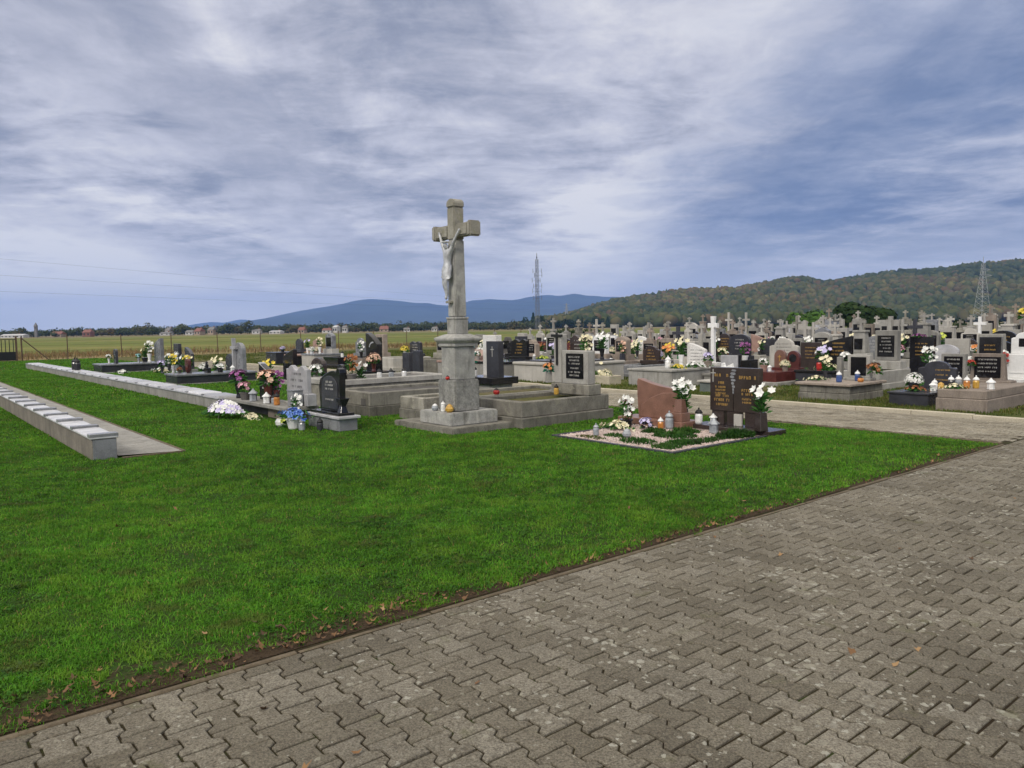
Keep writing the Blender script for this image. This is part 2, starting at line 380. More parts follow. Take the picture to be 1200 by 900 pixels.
# ------------------------------------------------------------------ grass
def grass_mat(name, dark, mid, dry):
    m, t, b = nt(name); p = coords(t, True)
    at = t.nodes.new('ShaderNodeAttribute'); at.attribute_name = 'tint'
    n1 = noise(t, p, .55, 5, .66); n2 = noise(t, p, 2.2, 6, .68); n3 = noise(t, p, 5.5, 4, .7)
    c = ramp(t, at.outputs['Fac'], [(0.0, dark), (.55, mid), (.86, [mid[0]*1.5, mid[1]*1.15, mid[2]*1.2]), (1.0, dry)])
    c = mixc(t, 1.0, c, ramp(t, n1, [(.38, .78), (.62, 1.18)]), 'MULTIPLY')
    c = mixc(t, 1.0, c, ramp(t, n3, [(.38, .72), (.62, 1.22)]), 'MULTIPLY')
    c = mixc(t, ramp(t, n2, [(.50, 0.0), (.64, .65)]), c, (mid[0]*1.75, mid[1]*1.12, mid[2]*1.4))
    c = mixc(t, ramp(t, n2, [(.36, .55), (.44, 0.0)]), c, (mid[0]*1.5, mid[1]*.55, mid[2]*2))
    t.links.new(c, b.inputs['Base Color']); b.inputs['Roughness'].default_value = .6; b.inputs['Specular IOR Level'].default_value = .12
    tr = N(t, 'ShaderNodeBsdfTranslucent'); t.links.new(c, tr.inputs['Color'])
    mx = N(t, 'ShaderNodeMixShader'); mx.inputs[0].default_value = .35
    t.links.new(b.outputs[0], mx.inputs[1]); t.links.new(tr.outputs[0], mx.inputs[2])
    t.links.new(mx.outputs[0], t.nodes['Material Output'].inputs['Surface']); return m
M['grass'] = grass_mat('grass_blades', (.040,.125,.010), (.096,.272,.020), (.30,.23,.08))
M['yard_grass'] = grass_mat('patchy_grass', (.050,.085,.018), (.105,.150,.030), (.28,.23,.10))
M['weed'] = grass_mat('weed_leaves', (.026,.085,.012), (.062,.180,.022), (.14,.17,.04))
M['bed_plant'] = grass_mat('bed_plants', (.016,.062,.010), (.045,.130,.022), (.10,.14,.04))
M['straw'] = grass_mat('dry_grass', (.15,.13,.05), (.22,.18,.08), (.32,.25,.13))
FOOT = []        # footprints kept free of grass: (s0,s1,t0,t1)
def blades(P, hgt, wid, seed, lean=.55):
    """one bent blade (two quads) per point, world coordinates"""
    g = np.random.default_rng(seed); n = len(P)
    a = g.uniform(0, 2*np.pi, n); d = np.stack([np.cos(a), np.sin(a)], 1); q = np.stack([-d[:,1], d[:,0]], 1)
    h = hgt*g.uniform(.55, 1.25, n); w = wid*g.uniform(.7, 1.3, n); ln = h*np.abs(g.normal(0, lean, n))
    V = np.zeros((n, 6, 3), np.float32)
    for k, (f, wd) in enumerate(((0, 1), (.55, .8), (1, .12))):
        c = P[:, :2]+d*(ln*f**1.7)[:, None]
        V[:, 2*k, :2] = c-q*(w*wd/2)[:, None]; V[:, 2*k+1, :2] = c+q*(w*wd/2)[:, None]
        z = P[:, 2]+h*f*np.where(f == 1, np.clip(1-.35*(ln/h), .3, 1), 1); V[:, 2*k, 2] = z; V[:, 2*k+1, 2] = z
    b = (np.arange(n)*6)[:, None]
    F = np.concatenate([b+np.array([[0,1,3,2]]), b+np.array([[2,3,5,4]])], 0)
    return V.reshape(-1, 3), F
def vnoise(x, y, sc_, seed):
    """cheap smooth value noise"""
    g = np.random.default_rng(seed); T = g.random((64, 64)); X = x/sc_; Y = y/sc_
    i = np.floor(X).astype(int); j = np.floor(Y).astype(int); u = X-i; v = Y-j; u = u*u*(3-2*u); v = v*v*(3-2*v)
    f = lambda a, b_: T[a % 64, b_ % 64]
    return f(i,j)*(1-u)*(1-v)+f(i+1,j)*u*(1-v)+f(i,j+1)*(1-u)*v+f(i+1,j+1)*u*v
def scatter(d0, d1, dens, seed, half=.80):
    g = np.random.default_rng(seed); pad = 3.2 if d1 < 20 else 0.0; area = half*(d1*d1-d0*d0)+pad*(d1-d0); n = int(area*dens)
    y = np.sqrt(g.uniform(d0*d0, d1*d1, n)); x = g.uniform(-1, 1, n)*half*y
    k = g.random(n) < pad*(d1-d0)/area; x[k] = -half*y[k]-g.uniform(0, pad, k.sum()); return x, y
def grass(name, region, bands, mat, label_seed, thin, lean=.55):
    Vs = []; Fs = []; Ts = []; off = 0
    for k, (d0, d1, dens, h, w) in enumerate(bands):
        x, y = scatter(d0, d1, dens, 100+k+label_seed)
        s = x*CA+y*SA; t = -x*SA+y*CA
        g = np.random.default_rng(900+k+label_seed)
        keep = region(s, t) & (g.random(len(s)) < thin(s, t))
        for a, b_, c, d in FOOT: keep &= ~((s > a) & (s < b_) & (t > c) & (t < d))
        x, y = x[keep], y[keep]
        cl = vnoise(x, y, .33, 5)*.6+vnoise(x, y, 1.3, 6)*.4
        hh = h*(.55+.9*cl)
        P = np.stack([x, y, np.full(len(x), .004)], 1)
        V, F = blades(P, hh, w, 40+k+label_seed, lean)
        tn = np.clip(np.random.default_rng(7+k).normal(.42, .2, len(x))+.25*(cl-.5), 0, .93)
        tn = np.where(np.random.default_rng(17+k).random(len(x)) < .025, 1.0, tn)
        Vs.append(V); Fs.append(F+off); Ts.append(np.concatenate([tn, tn])); off += len(V)
    me = np_mesh(name, np.concatenate(Vs), np.concatenate(Fs), mat, np.concatenate(Ts))
    return kind(link(name, me, mat), 'stuff')
# ------------------------------------------------------------------ monument vocabulary (local: x = front to back, headstones face -x)
def arc(cx, cz, rx, rz, a0, a1, n=8):
    return [(cx+rx*math.cos(R(a0+(a1-a0)*i/n)), cz+rz*math.sin(R(a0+(a1-a0)*i/n))) for i in range(n+1)]
def outline(k, w, h):
    a = w/2
    if k == 'rect': return [(-a,0),(a,0),(a,h),(-a,h)]
    if k == 'taper': return [(-a,0),(a,0),(a*.86,h),(-a*.86,h)]
    if k == 'arch': return [(-a,0),(a,0)]+arc(0, h-.30*w, a, .30*w, 0, 180, 10)
    if k == 'round': return [(-a,0),(a,0)]+arc(0, h-a, a, a, 0, 180, 12)
    if k == 'gable': return [(-a,0),(a,0),(a,h*.84),(0,h),(-a,h*.84)]
    if k == 'shoulder': return [(-a,0),(a,0),(a,h*.72),(a*.8,h*.76)]+arc(0, h*.76, a*.66, h*.24, 0, 180, 8)+[(-a*.8,h*.76),(-a,h*.72)]
    if k == 'slant': return [(-a,0),(a,0),(a,h)]+[(a-w*i/8, h-(h*.30)*(i/8)**1.6) for i in range(1, 9)]
    if k == 'slantr': return [(-a,0),(a,0)]+[(a-w*i/8, h*.70+h*.30*(i/8)**.6) for i in range(0, 9)]
    if k == 'wave': return [(-a,0),(a,0),(a,h*.90)]+[(a-w*i/12, h*(.93+.07*math.cos(4*math.pi*i/12+math.pi))) for i in range(1, 12)]+[(-a,h*.90)]
    if k == 'swoop': return [(-a*.80,0),(a*.90,0),(a*.97,h*.5),(a*.99,h*.93),(a*.93,h)]+[(a*.93-1.80*a*i/8, h*(1-.20*math.sin(i/8*math.pi/2))) for i in range(1, 8)]+[(-a*.94,h*.775),(-a,h*.70),(-a*.97,h*.45)]
    if k == 'heart': return [(0,0),(a*.6,h*.22),(a,h*.6)]+arc(a*.5, h*.74, a*.5, h*.26, 0, 170, 6)+arc(-a*.5, h*.74, a*.5, h*.26, 10, 180, 6)+[(-a,h*.6),(-a*.6,h*.22)]
    if k == 'scroll': return [(a*.9,0),(-a*.9,0),(-a,h*.55),(-a*.86,h*.72)]+[(-a*.80+a*1.25*i/6, h*(.74+.19*math.sin(i/6*math.pi/2))) for i in range(7)]+[(a*.62,h*.90),(a*.80,h),(a*.96,h*.97),(a,h*.88)]
def cross_outline(h, w, a, up=.30, flare=0.0):
    c = h*(1-up); f = flare; p = a/2
    return [(-p-f*.5,0),(p+f*.5,0),(p,c-p),(w/2,c-p-f),(w/2,c+p+f),(p,c+p),(p+f,h),(-p-f,h),(-p,c+p),(-w/2,c+p+f),(-w/2,c-p-f),(-p,c-p)]
def inscribe(root, xf, yc, ztop, rows, mat, seed=0, name='lettering', depth=.002, slope=0.0):
    """worn lettering, too small to read in the photograph: rows of short strokes standing proud of the face"""
    g = random.Random(seed); mb = MB()
    for (dz, w, h) in rows:
        y = yc+w/2; z1 = ztop-dz; x = xf+slope*(z1-ztop)
        while y > yc-w/2:
            cw = h*g.uniform(.45, .75)
            if g.random() > .10:
                st = h*.17
                mb.box(x-depth, x+.001, y-st, y, z1-h, z1)
                if g.random() < .75: mb.box(x-depth, x+.001, y-cw+st*.2, y-st-.0004, z1-st, z1)
                if g.random() < .55: mb.box(x-depth, x+.001, y-cw+st*.2, y-st-.0004, z1-h*.58, z1-h*.58+st)
                if g.random() < .5: mb.box(x-depth, x+.001, y-cw-.0004, y-cw+st, z1-h, z1-st-.0004)
            y -= cw+h*.32
    if mb.v: return mb.build(name, mat, root)
def frame(root, x0, L, Wd, h, mat, fill=None, w=.13, style='kerb', cover=None):
    y = Wd/2
    if style == 'kerb':
        MB().ring(x0, x0+L, -y, y, -.05, h, w).build('grave_frame', mat, root, .010)
        MB().box(x0+w+.002, x0+L-w-.002, -y+w+.002, y-w-.002, -.05, h-.06).build('grave_fill', fill or M['yard'], root)
    elif style == 'step':
        MB().ring(x0-.05, x0+L+.05, -y-.05, y+.05, -.05, h*.36, w).build('lower_frame', mat, root, .010)
        MB().ring(x0, x0+L, -y, y, h*.36-.01, h, w).build('grave_frame', mat, root, .012)
        MB().box(x0+w+.002, x0+L-w-.002, -y+w+.002, y-w-.002, -.05, h-.05).build('grave_fill', fill or M['yard'], root)
    else:
        MB().box(x0+.03, x0+L-.03, -y+.03, y-.03, -.05, h-.07).build('grave_base', mat, root, .006)
        MB().box(x0, x0+L, -y, y, h-.07, h).build('cover_slab', cover or mat, root, .008)
    return h
def headstone(root, k, xb, z, w, h, t, mat, yc=0, bev=.008, name='headstone', lean=0):
    o = outline(k, w, h)
    return MB().prism([(y+yc, q+z) for y, q in o], xb-t, xb).build(name, mat, root, bev)
def cross(root, xb, z, h, w, a, t, mat, yc=0, up=.3, flare=0., name='cross'):
    return MB().prism([(y+yc, q+z) for y, q in cross_outline(h, w, a, up, flare)], xb-t, xb).build(name, mat, root, min(.006, a*.1))

def monument(root, kd, L, Wd, fh, c, seed, style='kerb', detail=True, H=1.0, stone_mat=None, ins=None, ok='rect', cr=True):
    """frame + headstone of kind kd; c = material of frame; returns top of frame and x of the headstone's face"""
    g = random.Random(seed); sm = stone_mat or c
    frame(root, 0, L, Wd, fh, M[c], style=style, cover=M[stone_mat] if stone_mat and style == 'slab' else None)
    xb = L-.06; w = min(Wd*.72, .80); z = fh
    ins = ins or ('gold' if sm in ('black_granite','brown_granite','wine_granite','red_granite') else 'pale_letters')
    if kd == 'plaque':           # concrete block with inset black plate and cross on top
        MB().box(xb-.36, xb, -w/2-.06, w/2+.06, z-.02, z+.20).build('plinth', M[c], root, .012)
        ww = w*.82; headstone(root, ok, xb-.06, z+.20, ww, H-.2, .22, M[sm], bev=.014)
        ph = (H-.2)*(.70 if ok == 'rect' else .58); pw = ww*.76; xf = xb-.28
        MB().box(xf-.008, xf+.01, -pw/2, pw/2, z+.30, z+.30+ph).build('plaque', M['black_glass'], root, .003)
        if detail: inscribe(root, xf-.008, 0, z+.30+ph-.05, [(i*.085, pw*g.uniform(.45,.8), .034) for i in range(int(ph/.10))], M['pale_letters'], seed)
        if cr: MB().box(xb-.26, xb-.09, -.12, .12, z+H, z+H+.08).build('cross_foot', M[c], root, .01); cross(root, xb-.13, z+H+.08, g.uniform(.30,.44), .26, .075, .08, M[c], flare=g.choice((0,.012,.022)))
        return xf
    if kd == 'twin':             # two plates beside a raised middle pillar with a cross
        MB().box(xb-.36, xb, -w/2-.1, w/2+.1, z-.02, z+.18).build('plinth', M[c], root, .012)
        for y in (-.25*w-.07, .25*w+.07):
            headstone(root, 'rect', xb-.07, z+.18, w*.46, H-.25, .18, M[sm], y, .012, 'side_block')
            MB().box(xb-.258, xb-.24, y-w*.17, y+w*.17, z+.27, z+.27+(H-.25)*.68).build('plaque', M['black_glass'], root, .003)
        headstone(root, 'rect', xb-.05, z+.18, .16, H-.08, .22, M[c], 0, .012, 'middle_pillar')
        if cr: cross(root, xb-.11, z+H+.10, g.uniform(.28,.38), .25, .07, .08, M[c], flare=.012)
        return xb-.26
    if kd == 'granite':          # polished slab on a plinth
        MB().box(xb-.30, xb, -w/2-.05, w/2+.05, z-.01, z+.12).build('plinth', M[sm], root, .008)
        headstone(root, ok, xb-.09, z+.12, w, H-.12, .11, M[sm], bev=.006)
        if detail: inscribe(root, xb-.20, 0, z+H*.80, [(i*.10, w*g.uniform(.35,.62), .042) for i in range(4)], M[ins], seed)
        return xb-.20
    if kd == 'pillar':           # tall tapered pillar with plate and cross
        MB().box(xb-.46, xb, -.30, .30, z-.02, z+.22).build('plinth', M[c], root, .012)
        MB().frustum(xb-.40,xb-.06,-.22,.22,z+.22, xb-.36,xb-.10,-.17,.17,z+H).build('pillar', M[sm], root, .012)
        MB().box(xb-.39, xb-.07, -.21, .21, z+H, z+H+.07).build('pillar_cap', M[c], root, .012)
        MB().box(xb-.415, xb-.37, -.13, .13, z+.34, z+.34+(H-.22)*.52).build('plaque', M['black_glass'], root, .003)
        cross(root, xb-.19, z+H+.07, g.uniform(.34,.5), .30, .075, .08, M[c], flare=.018)
        return xb-.41
    if kd == 'cross':            # free standing cross on a stepped foot
        MB().box(xb-.40, xb, -.30, .30, z-.02, z+.16).box(xb-.33, xb-.07, -.21, .21, z+.158, z+.34).build('cross_foot', M[c], root, .012)
        cross(root, xb-.14, z+.34, H+.18, .46, .11, .11, M[sm], up=.28, flare=.0)
        MB().box(xb-.34, xb-.325, -.12, .12, z+.19, z+.31).build('plaque', M['black_glass'], root, .003)
        return xb-.34
    if kd == 'desk':             # low sloping book-shaped stone
        MB().add([(xb-.5,-w/2,z),(xb,-w/2,z),(xb,w/2,z),(xb-.5,w/2,z),(xb-.46,-w/2,z+.10),(xb-.12,-w/2,z+H*.5),(xb-.12,w/2,z+H*.5),(xb-.46,w/2,z+.10)],
                 [(0,3,2,1),(4,5,6,7),(0,1,5,4),(1,2,6,5),(2,3,7,6),(3,0,4,7)]).build('headstone', M[sm], root, .01)
        return xb-.45

# ------------------------------------------------------------------ flowers and lanterns (shared meshes)
def blossom(mb, c, d, r, n=6, cup=.35):
    d = Vector(d).normalized(); a = d.orthogonal().normalized(); b = d.cross(a); c = Vector(c)
    for k in range(n):
        t = 2*math.pi*k/n; u = a*math.cos(t)+b*math.sin(t); v = b*math.cos(t)-a*math.sin(t)
        mb.add([c, c+u*r*.6+v*r*.34+d*r*cup*.5, c+u*r+d*r*cup, c+u*r*.6-v*r*.34+d*r*cup*.5], [(0,1,2,3)])
def leafq(mb, c, d, l, w):
    d = Vector(d).normalized(); a = d.orthogonal().normalized(); a = (Matrix.Rotation(fr.uniform(0, 6.28), 3, d) @ a); c = Vector(c)
    mb.add([c, c+d*l*.5+a*w/2, c+d*l+Vector((0,0,-l*.15)), c+d*l*.5-a*w/2], [(0,1,2,3)])
fr = random.Random(11)
def bunch(kd):
    B = MB(); Lf = MB()
    def dirv(lo=0.1):
        while True:
            v = Vector((fr.gauss(0,1), fr.gauss(0,1), fr.gauss(0,1))).normalized()
            if v.z > lo: return v
    if kd == 'dome':
        for i in range(34):
            v = dirv(-.15); blossom(B, v*fr.uniform(.09,.135)+Vector((0,0,.10)), v+Vector((0,0,.3)), fr.uniform(.030,.048))
        for i in range(46): v = dirv(-.4); leafq(Lf, v*.05+Vector((0,0,.06)), v, fr.uniform(.08,.14), .045)
    if kd == 'lily':
        for i in range(6):
            p = Vector((fr.uniform(-.09,.09), fr.uniform(-.11,.11), fr.uniform(.24,.38))); blossom(B, p, Vector((-.8+fr.uniform(-.3,.6), fr.uniform(-.8,.5), .5)), fr.uniform(.055,.075), 6, .45)
        for i in range(90):
            v = dirv(0); leafq(Lf, Vector((fr.gauss(0,.03), fr.gauss(0,.04), fr.uniform(0,.24))), v+Vector((0,0,.5)), fr.uniform(.08,.16), .04)
    if kd == 'pot':
        for i in range(110):
            v = dirv(0); blossom(B, v*fr.uniform(.13,.17)*Vector((1,1,.8)).length/1.62+Vector((0,0,.02)), v, fr.uniform(.022,.034), 5, .2)
        for i in range(60): v = dirv(-.3); leafq(Lf, v*.08, v, fr.uniform(.06,.10), .05)
    if kd == 'low':
        for i in range(40):
            p = Vector((fr.gauss(0,.085), fr.gauss(0,.14), 0)); p.z = max(.03, .13-p.length*.35)+fr.uniform(-.02,.02); blossom(B, p, Vector((p.x*3,p.y*3,.4)), fr.uniform(.03,.055))
        for i in range(70):
            v = dirv(-.1); leafq(Lf, Vector((fr.gauss(0,.09), fr.gauss(0,.15), .03)), v, fr.uniform(.06,.13), .04)
    if kd == 'spray':
        for i in range(26):
            y = fr.uniform(-.13,.13); z = fr.uniform(.10,.38); blossom(B, (fr.uniform(-.06,.05), y, z), Vector((-1+fr.uniform(-.4,.9), y*4, .5)), fr.uniform(.035,.055))
        for i in range(60): v = dirv(.1); leafq(Lf, Vector((fr.gauss(0,.03), fr.gauss(0,.05), fr.uniform(0,.25))), v, fr.uniform(.09,.16), .04)
    return B.mesh(kd+'_blossoms'), Lf.mesh(kd+'_leaves')
BUNCH = {k: bunch(k) for k in ('dome','lily','pot','low','spray')}
VASE = {'vase': MB().lathe([(.045,0),(.05,.02),(.038,.06),(.052,.16),(.065,.24),(.058,.245)], 12).mesh('vase', smooth=False),
        'pot': MB().lathe([(.075,0),(.105,.13),(.115,.132),(.115,.155),(.10,.156)], 14).mesh('pot'),
        'block': MB().frustum(-.07,.07,-.07,.07,0,-.055,.055,-.055,.055,.26).mesh('block_vase', .006)}
VH = {'vase': .23, 'pot': .15, 'block': .25, None: 0.0}
def flowers(label, kd, colour, s, t, z, vase=None, vmat='black_granite', sc_=1.0, leaf='leaf', group=None, rot=None):
    o = thing('flower_bouquet', label, 'flowers', group, s, t, z, fr.uniform(-.5,.5) if rot is None else rot); o.scale = (sc_,)*3
    b, l = BUNCH[kd]
    if vase: link('vase' if vase != 'pot' else 'flower_pot', VASE[vase], M[vmat], o)
    for nm, me, mt in (('blossoms', b, M['p_'+colour]), ('leaves', l, M[leaf])):
        q = link(nm, me, mt, o); q.location.z = VH[vase]*.96
    return o
LANT = {'jar': (MB().lathe([(.045,0),(.055,.02),(.055,.12),(.042,.15)], 12).mesh('lantern_glass', smooth=False),
                MB().lathe([(.052,.1502),(.056,.165),(.03,.20),(.012,.205),(.012,.225),(.004,.235)], 12).mesh('lantern_lid')),
        'house': (MB().lathe([(.075,0),(.085,.02),(.075,.03),(.075,.15),(.085,.16)], 6).mesh('house_lantern_body'),
                  MB().lathe([(.105,.1605),(.10,.175),(.03,.235),(.02,.26),(.004,.27)], 6).mesh('house_lantern_roof')),
        'squat': (MB().lathe([(.05,0),(.075,.03),(.08,.07),(.055,.11)], 14).mesh('bowl_lantern_glass'),
                  MB().lathe([(.06,.1102),(.045,.13),(.015,.15),(.004,.155)], 12).mesh('bowl_lantern_lid'))}
def lantern(label, kd, colour, s, t, z, lid='iron', sc_=1.0, group=None):
    o = thing('grave_lantern', label, 'lantern', group, s, t, z, fr.uniform(-.5,.5)); o.scale = (sc_*(.78 if kd == 'house' else .92),)*3
    a, b = LANT[kd]; link('glass', a, M['g_'+colour], o); link('lid', b, M[lid], o); return o

# ------------------------------------------------------------------ the tall stone crucifix
def skin_body(name, J, E, mat, parent, sub=2):
    me = bpy.data.meshes.new(name); me.from_pydata([j[0] for j in J], E, [])
    o = bpy.data.objects.new(name, me); COL.objects.link(o); o.parent = parent
    md = o.modifiers.new('skin', 'SKIN'); md.use_smooth_shade = True
    for i, (p, r) in enumerate(J):
        sv = me.skin_vertices[0].data[i]; sv.radius = (r, r) if not isinstance(r, tuple) else r; sv.use_root = (i == 0)
    sb = o.modifiers.new('sub', 'SUBSURF'); sb.levels = sub; sb.render_levels = sub
    me.materials.append(mat); return o
cx = thing('stone_crucifix', 'tall weathered stone cross carrying a silver figure, on a stepped plinth in the lawn', 'crucifix', None, 7.30, 10.30)
FOOT.append((6.72, 8.16, 9.68, 11.48))
MB().box(-.56, .84, -.60, 1.15, -.06, .10).build('ground_slab', M['old_concrete'], cx, .016, seg=2)
MB().box(-.42, .53, -.36, .55, .098, .31).build('step', M['calvary_stone'], cx, .016, seg=2)
MB().box(-.245, .245, -.245, .245, .308, .82).build('rough_block', M['calvary_rough'], cx, .018, seg=2)
MB().box(-.20, .20, -.20, .20, .818, 1.36).build('pedestal', M['calvary_stone'], cx, .014, seg=2)
MB().box(-.235,.235,-.235,.235,1.358,1.41).frustum(-.235,.235,-.235,.235,1.409,-.285,.285,-.285,.285,1.46).box(-.285,.285,-.285,.285,1.459,1.50).frustum(-.285,.285,-.285,.285,1.499,-.15,.15,-.15,.15,1.56).build('cornice', M['calvary_stone'], cx, .008)
MB().box(-.125,.125,-.125,.125,1.559,1.80).box(-.135,.135,-.135,.135,1.799,1.835).build('shaft_foot', M['calvary_stone'], cx, .008)
MB().frustum(-.112,.112,-.112,.112,1.834,-.098,.098,-.100,.100,3.08).build('shaft', M['calvary_stone'], cx, .018, seg=2)
top = MB().box(-.098,.098,-.100,.100,3.078,3.60)
top.prism([(y, z) for y, z in [(-.108,3.595),(.108,3.595)]+arc(0, 3.66, .108, .075, 0, 180, 8)], -.108, .108)
top.build('cross_head', M['mossy_stone'], cx, .016, seg=2)
for sg in (-1, 1):
    q = MB(); y0, y1 = (.099, .44) if sg > 0 else (-.44, -.099)
    q.box(-.095,.095, y0, y1, 3.12, 3.32)
    yy = sg*.44; q.box(-.112,.112, min(yy-sg*.002, yy+sg*.10), max(yy-sg*.002, yy+sg*.10), 3.10, 3.34)
    q.build('cross_arm', M['mossy_stone'], cx, .022, seg=2)
X = -.155
J = [((X,0,2.62),.058),((X-.012,0,2.71),.062),((X-.02,0,2.80),.074),((X-.015,0,2.875),.062),((X-.02,.005,2.925),.026),     # pelvis..neck 0-4
     ((X-.045,.012,2.965),.040),((X-.05,.016,3.015),.045),                                                                     # head 5-6
     ((X-.01,.080,2.895),.036),((X-.005,.165,3.03),.026),((X+.02,.265,3.185),.018),((X+.03,.285,3.225),.022),                 # left arm 7-10
     ((X-.01,-.080,2.895),.036),((X-.005,-.165,3.03),.026),((X+.02,-.265,3.185),.018),((X+.03,-.285,3.225),.022),             # right arm 11-14
     ((X-.035,.036,2.56),.052),((X-.075,.030,2.39),.038),((X-.035,.018,2.20),.024),((X-.05,.014,2.115),.022),                  # left leg 15-18
     ((X-.035,-.036,2.56),.052),((X-.085,-.028,2.395),.038),((X-.05,-.012,2.20),.024),((X-.075,-.006,2.12),.022)]              # right leg
Eg = [(0,1),(1,2),(2,3),(3,4),(4,5),(5,6),(3,7),(7,8),(8,9),(9,10),(3,11),(11,12),(12,13),(13,14),(0,15),(15,16),(16,17),(17,18),(0,19),(19,20),(20,21),(21,22)]
fig = skin_body('figure', J, Eg, M['silver'], cx)
lc = MB()
n_ = 18
prof = [(.098,2.66),(.104,2.62),(.112,2.56),(.108,2.50),(.116,2.455)]
for i, (r, z) in enumerate(prof):
    for k in range(n_):
        a = 2*math.pi*k/n_; rr = r*(1+.10*math.sin(5*a+i)); lc.v.append((X-.018-.012*i*.6+rr*.62*math.cos(a), rr*.86*math.sin(a), z-.02*math.sin(2*a)))
for i in range(4):
    for k in range(n_):
        l = (k+1) % n_; lc.f.append((i*n_+k, i*n_+l, (i+1)*n_+l, (i+1)*n_+k))
lc.build('loincloth', M['silver'], cx, smooth=True)
MB().lathe([(.050,3.020),(.060,3.028),(.060,3.042),(.049,3.05)], 10, X-.05, .016).build('crown_of_thorns', M['silver'], cx)
MB().frustum(-.20,-.10,-.05,.05,2.06,-.19,-.10,-.05,.05,2.10).build('foot_rest', M['mossy_stone'], cx, .006)
lantern('red glass votive lantern fixed on the stone crucifix plinth ledge', 'squat', 'red', 7.08, 10.30, .822, 'iron', .50)
lantern('amber glass lantern on the step of the stone crucifix', 'squat', 'amber', 6.98, 10.12, .312, 'gold', .95)
lantern('small white lantern behind the amber one on the crucifix step', 'jar', 'white', 6.98, 10.30, .312, 'white_paint', .8)
lantern('clear grey fallen lantern on the left of the crucifix step', 'squat', 'grey', 6.97, 10.52, .312, 'white_paint', .8)

M['urn_front'] = stone('urn_wall_front', (.15,.135,.11), (.25,.22,.18), 2.4, stain=(.09,.085,.07), var=0)
# ------------------------------------------------------------------ low urn walls
def urn_wall(name, label, s0, s1, t0, t1, h, front, end, top, path=None, lids='granite'):
    o = thing(name, label, 'urn wall', None, s0, 0)
    FOOT.append((s0-.02, s1+.02, t0-.02, t1)); d = s1-s0
    MB().box(0, d-.003, t0+.004, t1, -.05, h-.03).build('wall', front, o, .006)
    MB().box(-.02, d+.02, t0-.02, t1, h-.029, h).build('top_slab', top, o, .006)
    MB().box(.01, d-.01, t0-.012, t0+.003, .0, h-.04).build('end_plate', end, o)
    n = int((t1-t0)/1.16)
    return o, n
uw, n = urn_wall('urn_wall', 'long low urn wall with raised grey lids along the left lawn edge', 2.04, 2.34, 11.15, 46.5, .31, M['urn_front'], M['grey_granite'], M['pale_lid'])
for i in range(n):
    t = 11.15+i*1.16
    j = rnd.uniform(-.012, .012); MB().box(-.022+j*.6, .322+j*.6, t-.02+(.02 if i else 0), t+.14, .3005, .350+j*.5).build('lid_block', M['grey_granite'], uw, .006)
    MB().frustum(.005+j,.295+j,t+.155,t+1.150,.3002,.015+j,.285+j,t+.165,t+1.140,.318+j*.4).build('urn_lid', M['pale_lid'], uw, .004)
o = sheet('path', [(2.36,11.2),(3.12,11.02),(3.12,46.5),(2.36,46.5)], .030, M['kerb'])
o.data.materials[0] = M['concrete']; FOOT.append((2.3, 3.12, 11.02, 46.5))
mb = MB().box(3.12,3.17,11.02,46.5,-.03,.034).box(2.36,3.12,10.98,11.02,-.03,.034); q = mb.build('path_kerb', M['kerb'], bevel=.004); q.rotation_euler[2] = AZ; kind(q, 'structure')
uw2, n = urn_wall('urn_wall', 'second urn wall, in front of the dark granite tombs', 5.47, 6.02, 16.55, 44.7, .25, M['concrete'], M['grey_granite'], M['light_granite'])
for i in range(n):
    t = 16.6+i*1.16
    MB().frustum(.03,.52,t+.05,t+1.0,.2503,.05,.50,t+.07,t+.98,.285).build('urn_lid', M['pale_lid'] if i % 3 else M['light_granite'], uw2, .004)
    MB().box(.0,.55,t+1.02,t+1.12,.2504,.275).build('lid_block', M['grey_granite'], uw2, .004)

# ------------------------------------------------------------------ urn graves at the near end of the second wall
o = thing('memorial_shelf', 'overhanging concrete memorial slab crowded with lanterns and flowers, near end of second urn wall', 'grave', None, 5.60, 13.28)
FOOT.append((5.55, 6.4, 13.2, 16.5))
MB().box(-.02, .62, .0, 3.15, .19, .265).build('shelf', M['concrete'], o, .012)
MB().box(.10, .60, .25, 1.15, -.05, .192).build('support', M['brown_concrete'], o, .01)
MB().box(.22, .60, 1.16, 3.1, -.05, .192).build('back_support', M['dark_concrete'], o, .01)
MB().box(.36,.60,.02,1.0,.266,.30).build('plinth', M['concrete'], o, .006)
g1 = thing('headstone', 'light grey headstone with a waved top and dark lettering on the memorial slab', 'headstone', None, 5.98, 13.85, .30)
headstone(g1, 'wave', .16, 0, .92, .70, .09, M['light_granite'], name='stone')
inscribe(g1, .07, 0, .56, [(0,.38,.045),(.12,.55,.045),(.24,.42,.045),(.36,.30,.04)], M['dark_letters'], 3)
g2 = thing('headstone', 'dark slanted headstone with a pale sloping edge on the memorial slab', 'headstone', None, 5.90, 15.15, .265)
headstone(g2, 'slant', .16, 0, .62, .74, .11, M['black_granite'], name='stone')
MB().add([(.04,-.31,.52),(.17,-.31,.52),(.17,.31,.745),(.04,.31,.745),(.04,-.31,.535),(.17,-.31,.535),(.17,.31,.76),(.04,.31,.76)], [(0,3,2,1),(4,5,6,7),(0,1,5,4),(1,2,6,5),(2,3,7,6),(3,0,4,7)]).build('edge_strip', M['light_granite'], g2)
inscribe(g2, .05, 0, .46, [(0,.3,.035),(.1,.36,.035),(.2,.3,.035)], M['pale_letters'], 4)
g3 = thing('granite_box', 'small grey granite box standing beside the waved headstone', 'urn box', None, 5.74, 13.45, .267)
MB().box(0,.20,-.12,.12,0,.28).box(-.01,.21,-.13,.13,.279,.31).build('box', M['grey_granite'], g3, .006)
